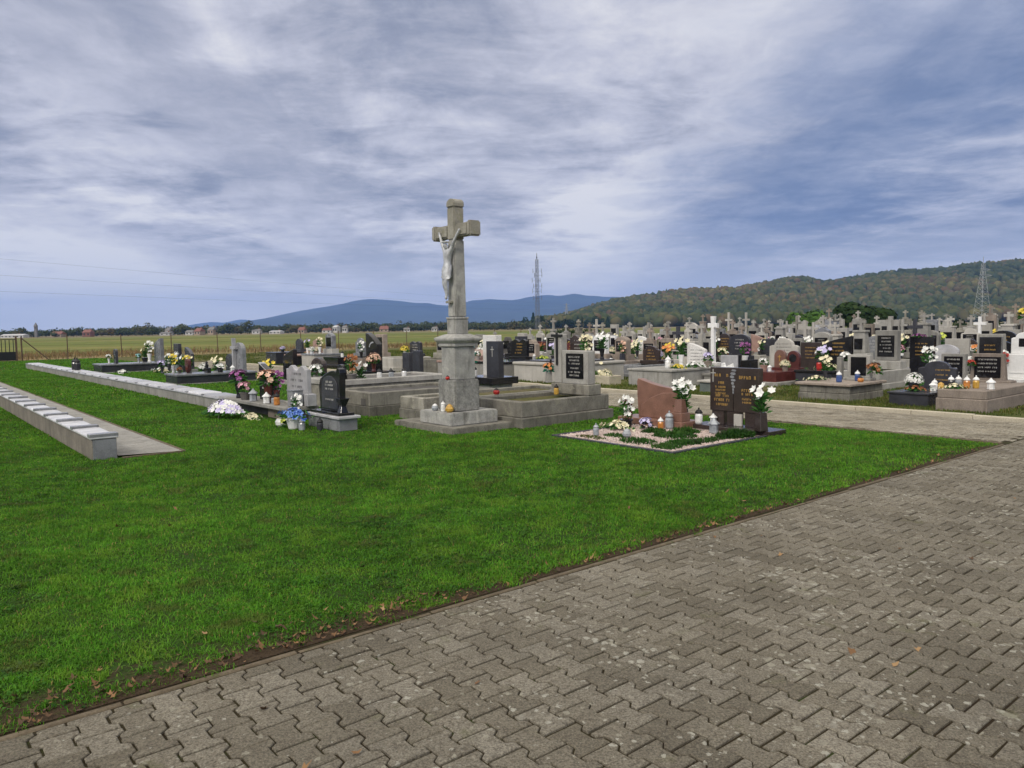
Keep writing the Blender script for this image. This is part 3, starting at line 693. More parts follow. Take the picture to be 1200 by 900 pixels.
MB().box(.22,.40,-.26,.10,0,.22).build('low_block', M['light_granite'], g3, .006)
flowers('dark purple bouquet in a tall vase at the far end of the memorial slab', 'dome', 'purple', 5.74, 16.05, .267, 'vase', 'black_granite', 1.35)
flowers('bright pink bouquet standing below the purple one on the memorial slab', 'dome', 'pink', 5.68, 15.55, .267, 'pot', 'dark_concrete', 1.0)
flowers('pale pink bouquet in a vase leaning on the waved headstone', 'dome', 'peach', 5.76, 14.52, .267, 'vase', 'wine_granite', 1.45)
flowers('deep red bouquet behind the pale pink one on the memorial slab', 'spray', 'purple', 5.90, 14.44, .267, 'vase', 'wine_granite', 1.0)
flowers('white rose bunch in a dark vase behind the black scrolled headstone', 'dome', 'white', 6.35, 12.98, .25, 'block', 'black_granite', .95)
lantern('white house-shaped lantern in front of the waved headstone', 'house', 'white', 5.68, 14.42, .267, 'white_paint', 1.05)
lantern('orange glass lantern with dark lid in front of the waved headstone', 'jar', 'orange', 5.68, 13.92, .267, 'iron', 1.15)
lantern('clear grey lantern between the white and the orange lantern', 'jar', 'grey', 5.72, 14.17, .267, 'iron', .9)
lantern('grey openwork house lantern beside the pink bouquet', 'house', 'grey', 5.68, 15.1, .267, 'galv', 1.2)

o = thing('black_headstone', 'black scrolled granite headstone with grey lettering on a grey block', 'headstone', None, 5.66, 11.38)
FOOT.append((5.6, 6.1, 11.3, 12.65))
MB().box(.03,.36,.03,1.20,-.04,.20).build('base_block', M['grey_granite'], o, .006)
MB().box(-.01,.40,-.02,1.24,.199,.245).build('base_cap', M['light_granite'], o, .008)
MB().box(.05,.34,.08,1.14,.2452,.29).build('plinth', M['black_granite'], o, .006)
sto = [(-y+.62, z+.29) for y, z in outline('scroll', .80, .74)]
MB().prism(sto, .16, .27).build('stone', M['black_granite'], o, .008)
MB().prism([(-y*.80+.60, z*.9+.33) for y, z in outline('arch', .74, .62)], .148, .162).build('stone_face', M['slate_granite'], o, .003)
inscribe(o, .148, .60, .80, [(0,.24,.035),(.055,.30,.030),(.12,.34,.03),(.30,.30,.028)], M['pale_letters'], 8)
MB().frustum(.10,.24,.10,.24,.2902,.13,.21,.13,.21,.40).frustum(.13,.21,.13,.21,.399,.08,.26,.08,.26,.53).build('vase', M['black_granite'], o, .004)
flowers('blue and yellow mixed bouquet on the grass before the black scrolled headstone', 'low', 'blue', 5.30, 12.28, .0, 'pot', 'white_paint', 1.25)
flowers('white bouquet on top of the blue arrangement by the black scrolled headstone', 'spray', 'white', 5.46, 12.52, .05, 'vase', 'white_paint', .85)
flowers('lime yellow blossoms tucked into the blue arrangement', 'dome', 'lime', 5.24, 12.46, .02, None, sc_=.75)
lantern('pale stone candle pot left of the blue arrangement', 'squat', 'white', 5.28, 12.78, .0, 'mossy_stone', 1.4)
lantern('grey stone candle pot right of the blue arrangement', 'jar', 'grey', 5.30, 11.98, .0, 'grey_granite', 1.05)
lantern('dark smoked lantern on the grass against the grey block', 'jar', 'dark', 5.50, 11.72, .0, 'iron', 1.05)
# wreath lying on its wire stand
o = thing('flower_wreath', 'large domed white and lilac wreath on a black wire stand on the grass', 'wreath', None, 5.06, 14.95)
B = MB(); B2 = MB(); Lf = MB()
for i in range(130):
    u = fr.uniform(0, 6.283); r = fr.uniform(.0, 1)**.5*.46; p = Vector((.62*r*math.cos(u), r*math.sin(u)*1.05, 0)); p.z = .13+.19*(1-(r/.46)**2)-p.x*.12
    blossom(B if (fr.random() < .62) else B2, p, Vector((p.x*1.5-.2, p.y*1.5, .5)), fr.uniform(.045,.075), 6)
for i in range(90):
    u = fr.uniform(0, 6.283); r = fr.uniform(.3,.5); leafq(Lf, Vector((.62*r*math.cos(u), r*math.sin(u)*1.05, .12)), Vector((math.cos(u), math.sin(u), -.1)), .13, .05)
B.build('white_blossoms', M['p_white'], o); B2.build('lilac_blossoms', M['p_lilac'], o); Lf.build('leaves', M['leaf'], o)
mb = MB()
for (x, y) in ((-.22,-.25),(-.22,.28),(.2,-.2),(.2,.25)): mb.bar((x,y,0),(x*.8,y*.8,.15),.008)
mb.bar((-.18,-.2,.14),(-.18,.22,.14),.008).bar((.16,-.16,.14),(.16,.2,.14),.008).build('wire_stand', M['iron'], o)
flowers('cream arrangement on the ground beside the domed wreath', 'low', 'cream', 5.30, 14.2, .0, None, sc_=.9)

# ------------------------------------------------------------------ the gravel grave with two granite stones
o = thing('gravel_grave', 'square pink gravel grave bed with dark edging and clumps of green plants', 'grave', None, 7.72, 6.22)
FOOT.append((7.70, 10.35, 6.18, 8.56))
MB().ring(0, 2.50, 0, 2.30, -.04, .035, .045).build('edging', M['slate_granite'], o, .008)
gm, t_, b_ = nt('pink_gravel'); co = coords(t_); vv = N(t_, 'ShaderNodeTexVoronoi', Scale=38.0); t_.links.new(co, vv.inputs['Vector'])
cc = ramp(t_, math_(t_, 'FRACT', math_(t_, 'MULTIPLY', vv.outputs['Color'], 7.0)), [(0.0,(.30,.20,.17)),(.4,(.47,.37,.33)),(.75,(.58,.50,.45)),(1.0,(.36,.30,.27))])
t_.links.new(mixc(t_, ramp(t_, vv.outputs['Distance'], [(.2,0.0),(.55,.75)]), cc, (.12,.09,.075)), b_.inputs['Base Color']); bump(t_, b_, math_(t_, 'SUBTRACT', 1.0, vv.outputs['Distance']), 1.0, .02)
MB().box(.061, 2.439, .061, 2.239, -.03, .020).build('gravel_bed', gm, o)
peb = MB(); g = random.Random(21)
for i in range(5200):
    x, y = g.uniform(.07, 2.0), g.uniform(.07, 2.23); r = g.uniform(.008,.019); a = g.uniform(0, 3.14); h = g.uniform(.5,.9)
    c_, s_ = math.cos(a)*r, math.sin(a)*r*.8
    peb.add([(x+c_,y+s_,.019),(x-s_,y+c_,.019),(x-c_,y-s_,.019),(x+s_,y-c_,.019),(x+.5*c_,y+.5*s_,.02+r*h),(x-.5*s_,y+.5*c_,.02+r*h),(x-.5*c_,y-.5*s_,.02+r*h),(x+.5*s_,y-.5*c_,.02+r*h)],
            [(4,5,6,7),(0,1,5,4),(1,2,6,5),(2,3,7,6),(3,0,4,7)])
pm = peb.mesh('pebbles'); q = link('pebbles', pm, stone('pebble', (.42,.30,.26), (.66,.58,.53), 16, grain=30, bmp=0, var=0), o); kind(q, 'stuff')
def clump(root, name, x, y, rx, ry, n, h, w, mat, seed):
    g = np.random.default_rng(seed); a = g.uniform(0, 6.283, n); r = np.sqrt(g.uniform(0, 1, n))
    P = np.stack([x+rx*r*np.cos(a), y+ry*r*np.sin(a), np.full(n, .02)], 1)
    V, F = blades(P, h*(1.1-.6*r), w, seed+1, .8)
    me = np_mesh(name, V, F, mat, np.tile(g.uniform(.1,.7,n), 2)); return link(name, me, mat, root)
clump(o, 'plant_clump', 1.22, .95, .30, .34, 430, .09, .026, M['bed_plant'], 31)
clump(o, 'plant_clump', .42, .95, .22, .30, 420, .08, .016, M['bed_plant'], 32)
clump(o, 'plant_clump', 1.80, .30, .36, .22, 800, .14, .022, M['bed_plant'], 33)
clump(o, 'plant_clump', 1.66, 1.08, .14, .24, 320, .11, .024, M['bed_plant'], 34)
clump(o, 'plant_clump', .30, .35, .20, .22, 420, .08, .014, M['bed_plant'], 35)
clump(o, 'plant_clump', 1.0, .30, .5, .12, 420, .09, .014, M['bed_plant'], 36)
clump(o, 'plant_clump', .75, .42, .30, .22, 500, .08, .018, M['bed_plant'], 38)
clump(o, 'plant_clump', 1.35, 1.45, .22, .16, 360, .08, .02, M['bed_plant'], 39)
clump(o, 'plant_clump', .62, 1.55, .16, .22, 260, .06, .016, M['bed_plant'], 40)
clump(o, 'plant_clump', .25, 1.7, .12, .3, 200, .05, .014, M['yard_grass'], 37)
def name_rows(n, w, h, z0, dz): return [(z0+i*dz, w[i % len(w)], h) for i in range(n)]
b1 = thing('brown_headstone', 'dark brown double granite headstone with gold lettering on short legs over a polished base', 'headstone', None, 9.98, 6.20)
MB().box(-.12, .32, -.02, 1.40, .0, .085).build('base', M['brown_granite'], b1, .008)
for y in (.46, .78, 1.06): MB().box(.14,.26,y-.11,y+.11,.0852,.30).build('leg', M['brown_granite'], b1, .005)
for y0, y1, nm in ((.32, .765, 1), (.775, 1.20, 2)):
    MB().box(.13,.24,y0,y1,.3002,.98).build('panel', M['brown_granite'], b1, .006)
# white chalice-like relief down the seam, small cross, gold rows
sil = MB()
for i, (y, z, w, h) in enumerate(((.76,.94,.09,.035),(.775,.89,.10,.045),(.79,.84,.08,.045),(.77,.79,.09,.04),(.78,.74,.05,.045),(.765,.69,.055,.04),(.77,.645,.03,.045),(.77,.60,.025,.045))):
    sil.prism([(y+w/2*a, z+h/2*b) for a, b in ((-1,-.4),(-.5,-1),(.6,-.8),(1,.1),(.5,1),(-.7,.8))], .124, .1295)
sil.build('relief', M['grey_granite'], b1)
MB().prism([(y+1.14, z+.75) for y, z in cross_outline(.20,.09,.014)], .124,.1295).build('small_cross', M['pale_letters'], b1)
inscribe(b1, .13, 1.00, .88, [(0,.22,.045),(.12,.08,.04),(.19,.20,.03),(.24,.18,.028),(.29,.20,.028)], M['gold'], 12)
inscribe(b1, .13, .98, .56, [(0,.22,.038),(.065,.27,.042),(.14,.2,.036)], M['gold'], 13)
inscribe(b1, .13, .53, .86, [(0,.27,.05),(.20,.18,.042),(.26,.18,.036),(.34,.16,.03),(.39,.15,.03)], M['gold'], 14)
MB().box(.10,.135,.60,.74,.087,.27).build('small_plate', M['terrazzo'], b1, .004)
v1 = flowers('white lilies in a dark vase left of the brown double headstone', 'lily', 'white', 9.82, 7.70, .05, 'block', 'brown_granite', 1.05, rot=.2)
v2 = flowers('white lilies in a dark vase right of the brown double headstone', 'lily', 'white', 9.86, 6.32, .087, 'block', 'brown_granite', 1.05, rot=-.3)
lantern('white lantern with black lid under the left end of the brown headstone', 'jar', 'white', 9.93, 7.48, .087, 'iron', 1.2)
lantern('blue-white square lantern under the brown headstone', 'house', 'white', 10.06, 7.30, .087, 'white_paint', .8)
lantern('silver and glass lantern with blue lid before the brown headstone', 'house', 'grey', 9.55, 6.92, .03, 'galv', 1.1)
lantern('grey glass lantern between the red and brown headstones', 'jar', 'grey', 9.50, 7.72, .03, 'galv', 1.3)
r1 = thing('red_headstone', 'reddish brown granite headstone with a swooping top edge on the gravel grave', 'headstone', None, 9.62, 7.76)
MB().box(-.05,.42,-.22,1.12,.0,.13).build('base', M['red_granite'], r1, .008)
MB().prism([(y+.48, z+.13) for y, z in outline('swoop', .80, .64)], .16, .30).build('stone', M['red_granite'], r1, .008)
MB().prism([(y+.36, z+.133) for y, z in [(-.36,0),(.40,0),(.40,.2),(.2,.33),(-.05,.42),(-.36,.44)]], .135, .158).build('lower_relief', M['red_granite'], r1, .006)
MB().frustum(.05,.20,1.0,1.12,.1302,.06,.19,1.01,1.11,.42).build('side_post', M['wine_granite'], r1, .006)
MB().box(-.02,.20,-.20,.02,.1302,.27).frustum(.01,.17,-.17,-.01,.2699,.04,.14,-.15,-.03,.48).build('vase_post', M['red_granite'], r1, .006)
flowers('white roses with dark green leaves in the post beside the red headstone', 'lily', 'white', 9.72, 7.66, .46, None, sc_=.85)
flowers('white and lilac arrangement in a black bowl in front of the red headstone', 'spray', 'white', 9.06, 8.22, .03, 'pot', 'black_granite', .95)
flowers('low cream wreath before the red headstone', 'low', 'cream', 8.86, 8.22, .03, None, sc_=1.0)
flowers('silver grey dried posy at the foot of the red headstone', 'dome', 'lilac', 9.22, 7.95, .03, None, sc_=.8, leaf='iron')
lantern('peach glass lantern at the foot of the red headstone', 'jar', 'orange', 9.34, 7.76, .03, 'white_paint', .9)
lantern('small clear lantern alone on the pink gravel', 'jar', 'grey', 8.15, 8.00, .03, 'galv', .85)
lantern('second clear lantern on the pink gravel, nearer the stones', 'squat', 'grey', 8.33, 7.55, .03, 'galv', .9)

# ------------------------------------------------------------------ old concrete graves round the crucifix
def gv(name, label, s, t, cat='grave', foot=None):
    o = thing(name, label, cat, None, s, t)
    if foot: FOOT.append((s-.01, s+foot[0]+.01, t-foot[1]/2-.01, t+foot[1]/2+.01))
    return o
o = gv('concrete_grave', 'old mossy two-tier concrete grave right of the crucifix with a black plaque stele', 8.02, 10.22, foot=(2.1, 1.36))
MB().ring(-.05,2.12,-.72,.70,-.05,.17,.2).build('lower_frame', M['damp_concrete'], o, .014)
MB().ring(0,2.06,-.66,.64,.168,.43,.14).build('grave_frame', M['old_concrete'], o, .014)
MB().box(.13,1.93,-.53,.51,-.05,.36).build('grave_fill', M['yard'], o)
MB().box(1.54,1.86,-.66,.32,.43,.62).build('plinth', M['old_concrete'], o, .012)
MB().box(1.58,1.78,-.60,.06,.619,1.22).build('stele', M['concrete'], o, .012)
MB().box(1.565,1.582,-.50,-.06,.72,1.17).build('plaque', M['black_glass'], o, .003)
inscribe(o, 1.565, -.28, 1.12, [(0,.30,.03),(.06,.24,.028),(.12,.3,.028),(.2,.2,.028),(.27,.3,.03),(.33,.24,.028)], M['pale_letters'], 18)
MB().box(1.60,1.76,.10,.30,.619,1.52).build('pillar', M['concrete'], o, .012)
MB().prism([(y+.20, z+.95) for y, z in cross_outline(.60,.30,.05,.10)], 1.575, 1.6).build('iron_cross', M['iron'], o, .004)
MB().bar((1.60,.385,.62),(1.60,.385,1.05),.02,6).build('vase_rod', M['iron'], o)
flowers('orange roses with teal leaves in a tube vase on the old mossy grave', 'dome', 'orange', 9.58, 10.62, .62, 'block', 'concrete', .8, leaf='leaf_teal')
lantern('small pale lantern with black lid on the edge of the old mossy grave', 'jar', 'amber', 9.40, 10.22, .43, 'iron', .9)
lantern('red glass lantern with black lid behind the crucifix base', 'squat', 'red', 8.75, 11.15, .42, 'iron', .85)
o = gv('concrete_grave', 'low concrete grave frame close behind the old mossy grave', 8.3, 11.72, foot=(2.4, 1.3))
frame(o, 0, 2.5, 1.3, .42, M['old_concrete'], style='kerb')
o = gv('concrete_grave', 'small stained concrete grave frame touching the crucifix slab', 7.36, 12.02, foot=(0, 0))
MB().ring(0,.9,-.52,.30,-.05,.20,.13).build('lower_frame', M['damp_concrete'], o, .012)
MB().ring(.02,.9,-.50,.28,.198,.42,.13).build('grave_frame', M['old_concrete'], o, .012)
MB().box(.14,.76,-.36,.14,-.04,.36).build('grave_fill', M['yard'], o)
o = gv('concrete_grave', 'long layered concrete grave left of the crucifix', 7.05, 13.65, foot=(2.6, 1.6))
MB().box(0,2.55,-.78,.78,-.05,.20).build('lower_course', M['damp_concrete'], o, .014)
MB().ring(.015,2.53,-.765,.765,.199,.46,.15).build('grave_frame', M['old_concrete'], o, .012)
MB().box(.16,2.38,-.62,.62,.19,.40).build('grave_fill', M['dark_concrete'], o)
MB().box(.004,.014,-.60,-.44,.21,.34).build('inlay', M['dark_concrete'], o)
o = gv('concrete_grave', 'tall plain concrete tomb with a dark coping behind the layered grave', 7.20, 15.25, foot=(2.8, 1.55))
MB().box(0,2.8,-.74,.74,-.05,.50).build('tomb_body', M['old_concrete'], o, .014)
MB().ring(-.03,2.83,-.77,.77,.499,.62,.16).build('coping', M['concrete'], o, .014)
MB().box(.13,2.67,-.61,.61,.49,.57).build('grave_fill', M['dark_concrete'], o)
ar = thing('arch_stone', 'small black arched stone with a white edge on the tall plain tomb', 'headstone', None, 7.42, 14.82, .575)
headstone(ar, 'round', .10, 0, .34, .36, .08, M['black_granite'], name='stone'); MB().box(.005,.018,-.14,-.06,.01,.24).build('white_strip', M['white_marble'], ar)
flowers('rust and white dried bouquet beside the small arched stone', 'spray', 'rust', 7.62, 14.65, .57, 'pot', 'dark_concrete', 1.05)
flowers('white lily spray rising over the rust bouquet', 'lily', 'white', 7.85, 14.70, .60, None, sc_=.9)
for i, (s, t, cl) in enumerate(((8.4,14.85,'white'),(8.62,14.72,'grey'),(9.0,14.8,'white'))):
    lantern(['white lantern with dark lid on the tall plain tomb','grey lantern in the middle of the tall plain tomb','white lantern at the far side of the tall plain tomb'][i], 'jar', cl, s, t, .575, 'iron', 1.1)
o = gv('stele_grave', 'black upright granite stele before a white slab on a dark base and concrete plinth', 10.86, 14.5, foot=(.75, 1.2))
MB().box(.02,.62,-.50,.52,-.05,.34).build('plinth', M['concrete'], o, .012)
MB().box(-.06,.72,-.60,.62,.339,.50).build('base', M['black_granite'], o, .008)
MB().box(.14,.30,-.58,-.12,.4995,1.34).build('stele', M['slate_granite'], o, .006)
MB().box(.34,.52,-.24,.28,.4995,1.48).build('white_slab', M['white_marble'], o, .010)
MB().prism([(y-.35, z+.98) for y, z in cross_outline(.24,.12,.016)], .135,.1405).build('small_cross', M['pale_letters'], o)
flowers('green leafy plant in a tall black vase beside the black stele', 'spray', 'teal', 10.98, 14.95, .50, 'vase', 'black_granite', 1.3, leaf='leaf_teal')
lantern('white lantern with black lid beside the black stele', 'jar', 'white', 10.9, 14.72, .50, 'iron', 1.2)
lantern('white lantern with a dark cap on the low frame left of the crucifix', 'jar', 'white', 9.6, 13.2, .46, 'iron', 1.2)
o = gv('pillar_grave', 'tall black headstone with a pale curved inlay on a grey block', 11.05, 20.2, foot=(.8, 1.3))
MB().box(0,.55,-.55,.55,-.05,.36).build('plinth', M['concrete'], o, .012)
MB().box(-.04,.58,-.60,.60,.359,.44).build('base', M['black_granite'], o, .006)
MB().prism([(y+.05, z+.44) for y, z in outline('slant', .66, 1.12)], .16,.34).build('stone', M['black_granite'], o, .008)
MB().prism([(y, z+.44) for y, z in arc(-.05,.62,.24,.24,20,100,6)+arc(-.05,.62,.20,.20,100,20,6)], .15,.162).build('curved_inlay', M['light_granite'], o)
flowers('peach roses with green leaves beside the tall black headstone', 'pot', 'peach', 10.95, 19.66, .44, 'vase', 'wine_granite', 1.35)
o = gv('pillar_grave', 'two slim dark granite slabs side by side on a low base', 11.1, 18.1, foot=(.6, 1.2))
MB().box(0,.5,-.58,.58,-.05,.12).build('base', M['slate_granite'], o, .008)
MB().box(.14,.26,.10,.46,.1195,1.0).build('slab', M['slate_granite'], o, .006); MB().box(.14,.26,-.44,-.08,.1195,1.06).build('slab', M['slate_granite'], o, .006)
lantern('white lantern with black lid in front of the slim dark slabs', 'jar', 'white', 10.6, 17.5, .006, 'iron', 1.6)
lantern('second white lantern on the grass before the slim dark slabs', 'jar', 'white', 10.7, 17.25, .006, 'iron', 1.4)
# dark granite tombs beyond the second urn wall
def slab_tomb(label, s, t, L, Wd, h, mat):
    o = gv('granite_tomb', label, s, t, foot=(L, Wd))
    MB().box(-.05,L+.05,-Wd/2-.05,Wd/2+.05,-.05,.05).build('footing', M['concrete'], o, .006)
    MB().box(0,L,-Wd/2,Wd/2,.049,h-.06).build('tomb_body', M[mat], o, .006)
    MB().box(-.04,L+.04,-Wd/2-.04,Wd/2+.04,h-.0605,h).build('cover_slab', M['grey_granite'], o, .008); return o
o = slab_tomb('low dark granite tomb with a grey cross headstone at its far end', 7.1, 25.85, 2.5, 1.25, .34, 'slate_granite')
MB().prism([(y, z+.34) for y, z in outline('arch', .86, .95)], 2.14,2.28).build('headstone', M['grey_granite'], o, .008)
MB().prism([(y+.15, z+.36) for y, z in cross_outline(1.08,.44,.10)], 2.02,2.137).build('relief_cross', M['light_granite'], o, .006)
lantern('white lantern at the foot of the grey cross headstone', 'house', 'white', 8.9, 25.4, .34, 'white_paint', 1.1)
flowers('green and white arrangement before the grey cross headstone', 'low', 'white', 8.55, 25.55, .34, 'pot', 'black_granite', 1.0)
st_ = thing('small_black_figure', 'small black granite ornament on the middle of the nearer dark tomb', 'ornament', None, 8.1, 25.6, .34)
MB().box(0,.12,-.16,.16,0,.16).box(.02,.10,.02,.12,.159,.28).lathe([(.02,.279),(.045,.30),(.04,.35),(.01,.37)], 8, .06, .07).build('ornament', M['black_granite'], st_, .006)
hs = thing('heart_stone', 'reddish drop-shaped stone standing on the nearer dark tomb', 'ornament', None, 7.62, 26.0, .34)
headstone(hs, 'heart', .10, .0, .34, .46, .10, M['wine_granite'], name='stone'); 
flowers('green plant with a thin leaf spike behind the drop-shaped stone', 'lily', 'cream', 7.8, 26.2, .34, 'vase', 'dark_concrete', .9)
flowers('rust chrysanthemum pot beside the drop-shaped stone', 'pot', 'rust', 7.5, 26.35, .34, 'pot', 'dark_concrete', .6)
flowers('yellow and grey dried stems at the near end of the dark tomb', 'spray', 'yellow', 7.35, 26.5, .34, 'vase', 'light_granite', 1.0)
o = slab_tomb('low dark granite tomb farthest left beyond the second urn wall', 7.05, 36.4, 2.75, 1.6, .38, 'slate_granite')
MB().prism([(y, z+.38) for y, z in outline('slantr', 1.0, 1.05)], 2.4,2.56).build('headstone', M['grey_granite'], o, .008)
p = thing('small_stone', 'small dark stone with white flowers standing on the farthest dark tomb', 'headstone', None, 7.7, 36.3, .38); headstone(p, 'arch', .1, 0, .4, .62, .1, M['slate_granite'], name='stone')
flowers('white posy leaning on the small dark stone', 'dome', 'white', 7.55, 36.65, .38, 'vase', 'white_paint', .9)
flowers('white flowers on the headstone end of the farthest dark tomb', 'spray', 'white', 9.2, 36.7, .38, 'vase', 'white_paint', 1.5)
flowers('evergreen plant beside the headstone of the farthest dark tomb', 'lily', 'cream', 9.1, 37.1, .38, 'pot', 'black_granite', 1.2)
flowers('grey dried bouquet in the middle of the farthest dark tomb', 'dome', 'teal', 8.6, 36.1, .38, 'vase', 'galv', .9)
for (s, t, l, k, mt, h) in ((9.6,34.5,'grey rough headstone with white flowers right of the farthest dark tomb','taper','slate_granite',1.05),(9.75,33.4,'slim dark headstone second to the right of the farthest dark tomb','slant','slate_granite',.9),
                            (9.9,28.9,'squat dark headstone between the two dark granite tombs','arch','slate_granite',.7),
                            (9.55,22.7,'black stepped headstone behind the memorial slab','slantr','black_granite',.95),(9.7,21.0,'dark rounded headstone behind the waved grey headstone','arch','brown_granite',.72)):
    o = gv('granite_headstone', l, s, t, 'headstone', foot=(.4, 1.0)); MB().box(0,.36,-.5,.5,-.05,.14).build('base', M['concrete'], o, .008)
    headstone(o, k, .25, .139, .78, h, .14, M[mt], name='stone')
flowers('white bouquet at the foot of the grey rough headstone', 'low', 'white', 9.2, 34.8, .01, None, sc_=1.5)
flowers('white bouquet on the lawn near the farthest dark tomb', 'low', 'white', 7.6, 34.5, .01, None, sc_=1.2)
flowers('white and green bouquet against the slim dark headstone', 'spray', 'white', 9.3, 33.0, .01, 'vase', 'galv', 1.4)
flowers('white flower bunch right of the dark rounded headstone', 'dome', 'white', 9.5, 20.35, .01, 'block', 'concrete', 1.5)
flowers('yellow lily bunch beside the black stepped headstone', 'lily', 'yellow', 9.3, 23.4, .01, 'vase', 'galv', 1.2)
for s, t, k, c, lab in ((9.3,34.1,'spray','white','tall white spray between the rough and the slim headstone'),(8.9,33.6,'low','cream','cream flat bouquet before the slim dark headstone'),(9.4,32.4,'lily','white','white lilies right of the slim dark headstone'),(8.7,32.9,'dome','lilac','lilac posy on the grass before the slim dark headstone'),
        (9.0,30.6,'spray','yellow','yellow spray left of the squat dark headstone'),(9.3,29.6,'pot','white','white cushion pot beside the squat dark headstone'),(8.6,28.4,'low','rust','rusty flat arrangement near the squat dark headstone'),(9.1,27.6,'lily','cream','cream lilies between the squat headstone and the dark tomb')):
    flowers(lab, k, c, s, t, .01, 'vase' if k != 'low' else None, 'slate_granite', 1.25)
for i, (s, t) in enumerate(((5.75,33.3),(5.75,33.75))):
    lantern(['slim black lantern on the second urn wall','another slim black lantern beside it on the urn wall'][i], 'jar', 'dark', s, t, .27, 'iron', 2.3)
# ------------------------------------------------------------------ across the path: the graves one can tell apart
def ladd(root, name, mb, mat, bev=.01): return mb.build(name, M[mat], root, bev)
o = gv('concrete_grave', 'brownish concrete grave with a black plaque stone at the right edge of the photo', 15.0, 5.55, foot=(2.6, .9))
MB().box(0,2.5,-.43,.43,-.05,.24).box(.02,2.48,-.41,.41,.239,.40).build('tomb_body', M['brown_concrete'], o, .014)
MB().box(2.15,2.5,-.10,.78,.0,.44).build('plinth', M['brown_concrete'], o, .012)
headstone(o, 'taper', 2.42, .435, .66, .54, .14, M['brown_concrete'], .36); MB().box(2.265,2.282,.12,.60,.49,.91).build('plaque', M['black_glass'], o, .003)
inscribe(o, 2.265, .36, .87, [(i*.08,.34,.03) for i in range(4)], M['pale_letters'], 41)
lantern('white house-shaped lantern on the brownish concrete grave at the right edge', 'house', 'white', 15.45, 5.22, .40, 'white_paint', 1.0)
for i, (s, t, c, l) in enumerate(((15.35,5.85,'dark','white_paint'),(15.5,5.78,'grey','white_paint'),(15.4,5.6,'orange','white_paint'),(15.55,5.5,'amber','white_paint'))):
    lantern(['dark lantern with white lid, first on the brownish concrete grave','grey lantern with white lid, second on the brownish concrete grave','orange lantern with white lid in the lantern group of the brownish grave','amber lantern with white lid, last of the row on the brownish grave'][i], 'jar', c, s, t, .40, l, 1.1)
flowers('red and rust ring of flowers on the black plaque of the brownish grave', 'dome', 'red', 17.2, 6.18, .72, None, sc_=.6)
flowers('flat yellow bouquet lying on the brownish concrete grave', 'low', 'cream', 15.25, 5.75, .39, None, sc_=.75)
o = gv('granite_grave', 'small dark slate grave with a waved headstone and gold lettering', 15.45, 6.66, foot=(1.5, .78))
MB().box(0,1.45,-.37,.37,-.05,.23).build('tomb_body', M['slate_granite'], o, .006); MB().box(-.03,1.48,-.40,.40,.2295,.27).build('cover_slab', M['slate_granite'], o, .006)
headstone(o, 'shoulder', 1.40, .269, .74, .56, .11, M['slate_granite']); inscribe(o, 1.29, -.10, .66, [(0,.3,.03),(.10,.24,.03),(.2,.26,.03)], M['gold'], 42)
flowers('white and rust chrysanthemum pot on the small dark slate grave', 'pot', 'white', 15.85, 6.72, .27, 'pot', 'slate_granite', 1.1)
flowers('brown heather pot under the white chrysanthemums', 'low', 'rust', 15.75, 6.66, .27, None, sc_=.8)
lantern('white angel-topped lantern on the small dark slate grave', 'house', 'white', 15.95, 6.41, .27, 'white_paint', .95)
lantern('second white lantern beside the angel-topped one on slate', 'jar', 'white', 16.15, 6.46, .27, 'white_paint', 1.1)
lantern('amber bowl lantern before the gold lettering of the slate headstone', 'squat', 'amber', 16.4, 6.44, .27, 'gold', 1.1)
flowers('cream and white bouquet on top of the waved slate headstone', 'spray', 'white', 16.85, 6.86, .72, None, sc_=1.0)
o = gv('concrete_grave', 'broad layered concrete grave with a dark overhanging top and plaque stone', 15.38, 8.38, foot=(1.6, 1.25))
MB().box(0,1.5,-.58,.58,-.05,.16).box(.02,1.48,-.56,.56,.159,.32).build('tomb_body', M['old_concrete'], o, .014)
MB().box(-.05,1.55,-.63,.63,.3195,.38).build('cover_slab', M['brown_concrete'], o, .012)
MB().box(1.02,1.32,-.50,.10,.3795,.44).build('plinth', M['concrete'], o, .01)
MB().box(1.10,1.24,-.46,.04,.439,.94).build('headstone', M['concrete'], o, .01); MB().box(1.085,1.102,-.38,-.04,.49,.89).build('plaque', M['black_glass'], o, .003)
MB().box(1.1,1.22,.18,.29,.3795,.88).build('vase_pillar', M['concrete'], o, .01)
flowers('green and white lily bunch in a dark vase on the broad layered grave', 'lily', 'cream', 16.2, 8.78, .38, 'vase', 'slate_granite', .85)
flowers('rust and amber heather in a pot hanging beside the plaque stone', 'dome', 'rust', 16.55, 7.86, .52, None, sc_=1.15)
flowers('cream bouquet lying at the back edge of the broad layered grave', 'low', 'cream', 15.9, 8.82, .38, None, sc_=.8)
lantern('blue lantern with a white dome lid on the broad layered grave', 'jar', 'blue', 15.7, 8.2, .38, 'white_paint', 1.15)
lantern('dark blue lantern with white lid at the plaque of the broad grave', 'jar', 'blue', 16.3, 8.1, .38, 'white_paint', 1.1)
lantern('orange bowl lantern at the edge of the broad layered grave', 'squat', 'orange', 16.0, 7.88, .38, 'iron', .9)
o = gv('small_grave', 'small pale slab on a green plinth with a white praying angel', 15.35, 11.25, foot=(.8, .8))
MB().box(.05,.75,-.33,.33,-.05,.25).build('plinth', M['green_granite'], o, .01); MB().box(0,.80,-.38,.38,.2495,.30).build('cover_slab', M['terrazzo'], o, .008)
an = thing('angel_statue', 'small white kneeling angel statue on the pale slab', 'statue', None, 15.6, 11.0, .30)
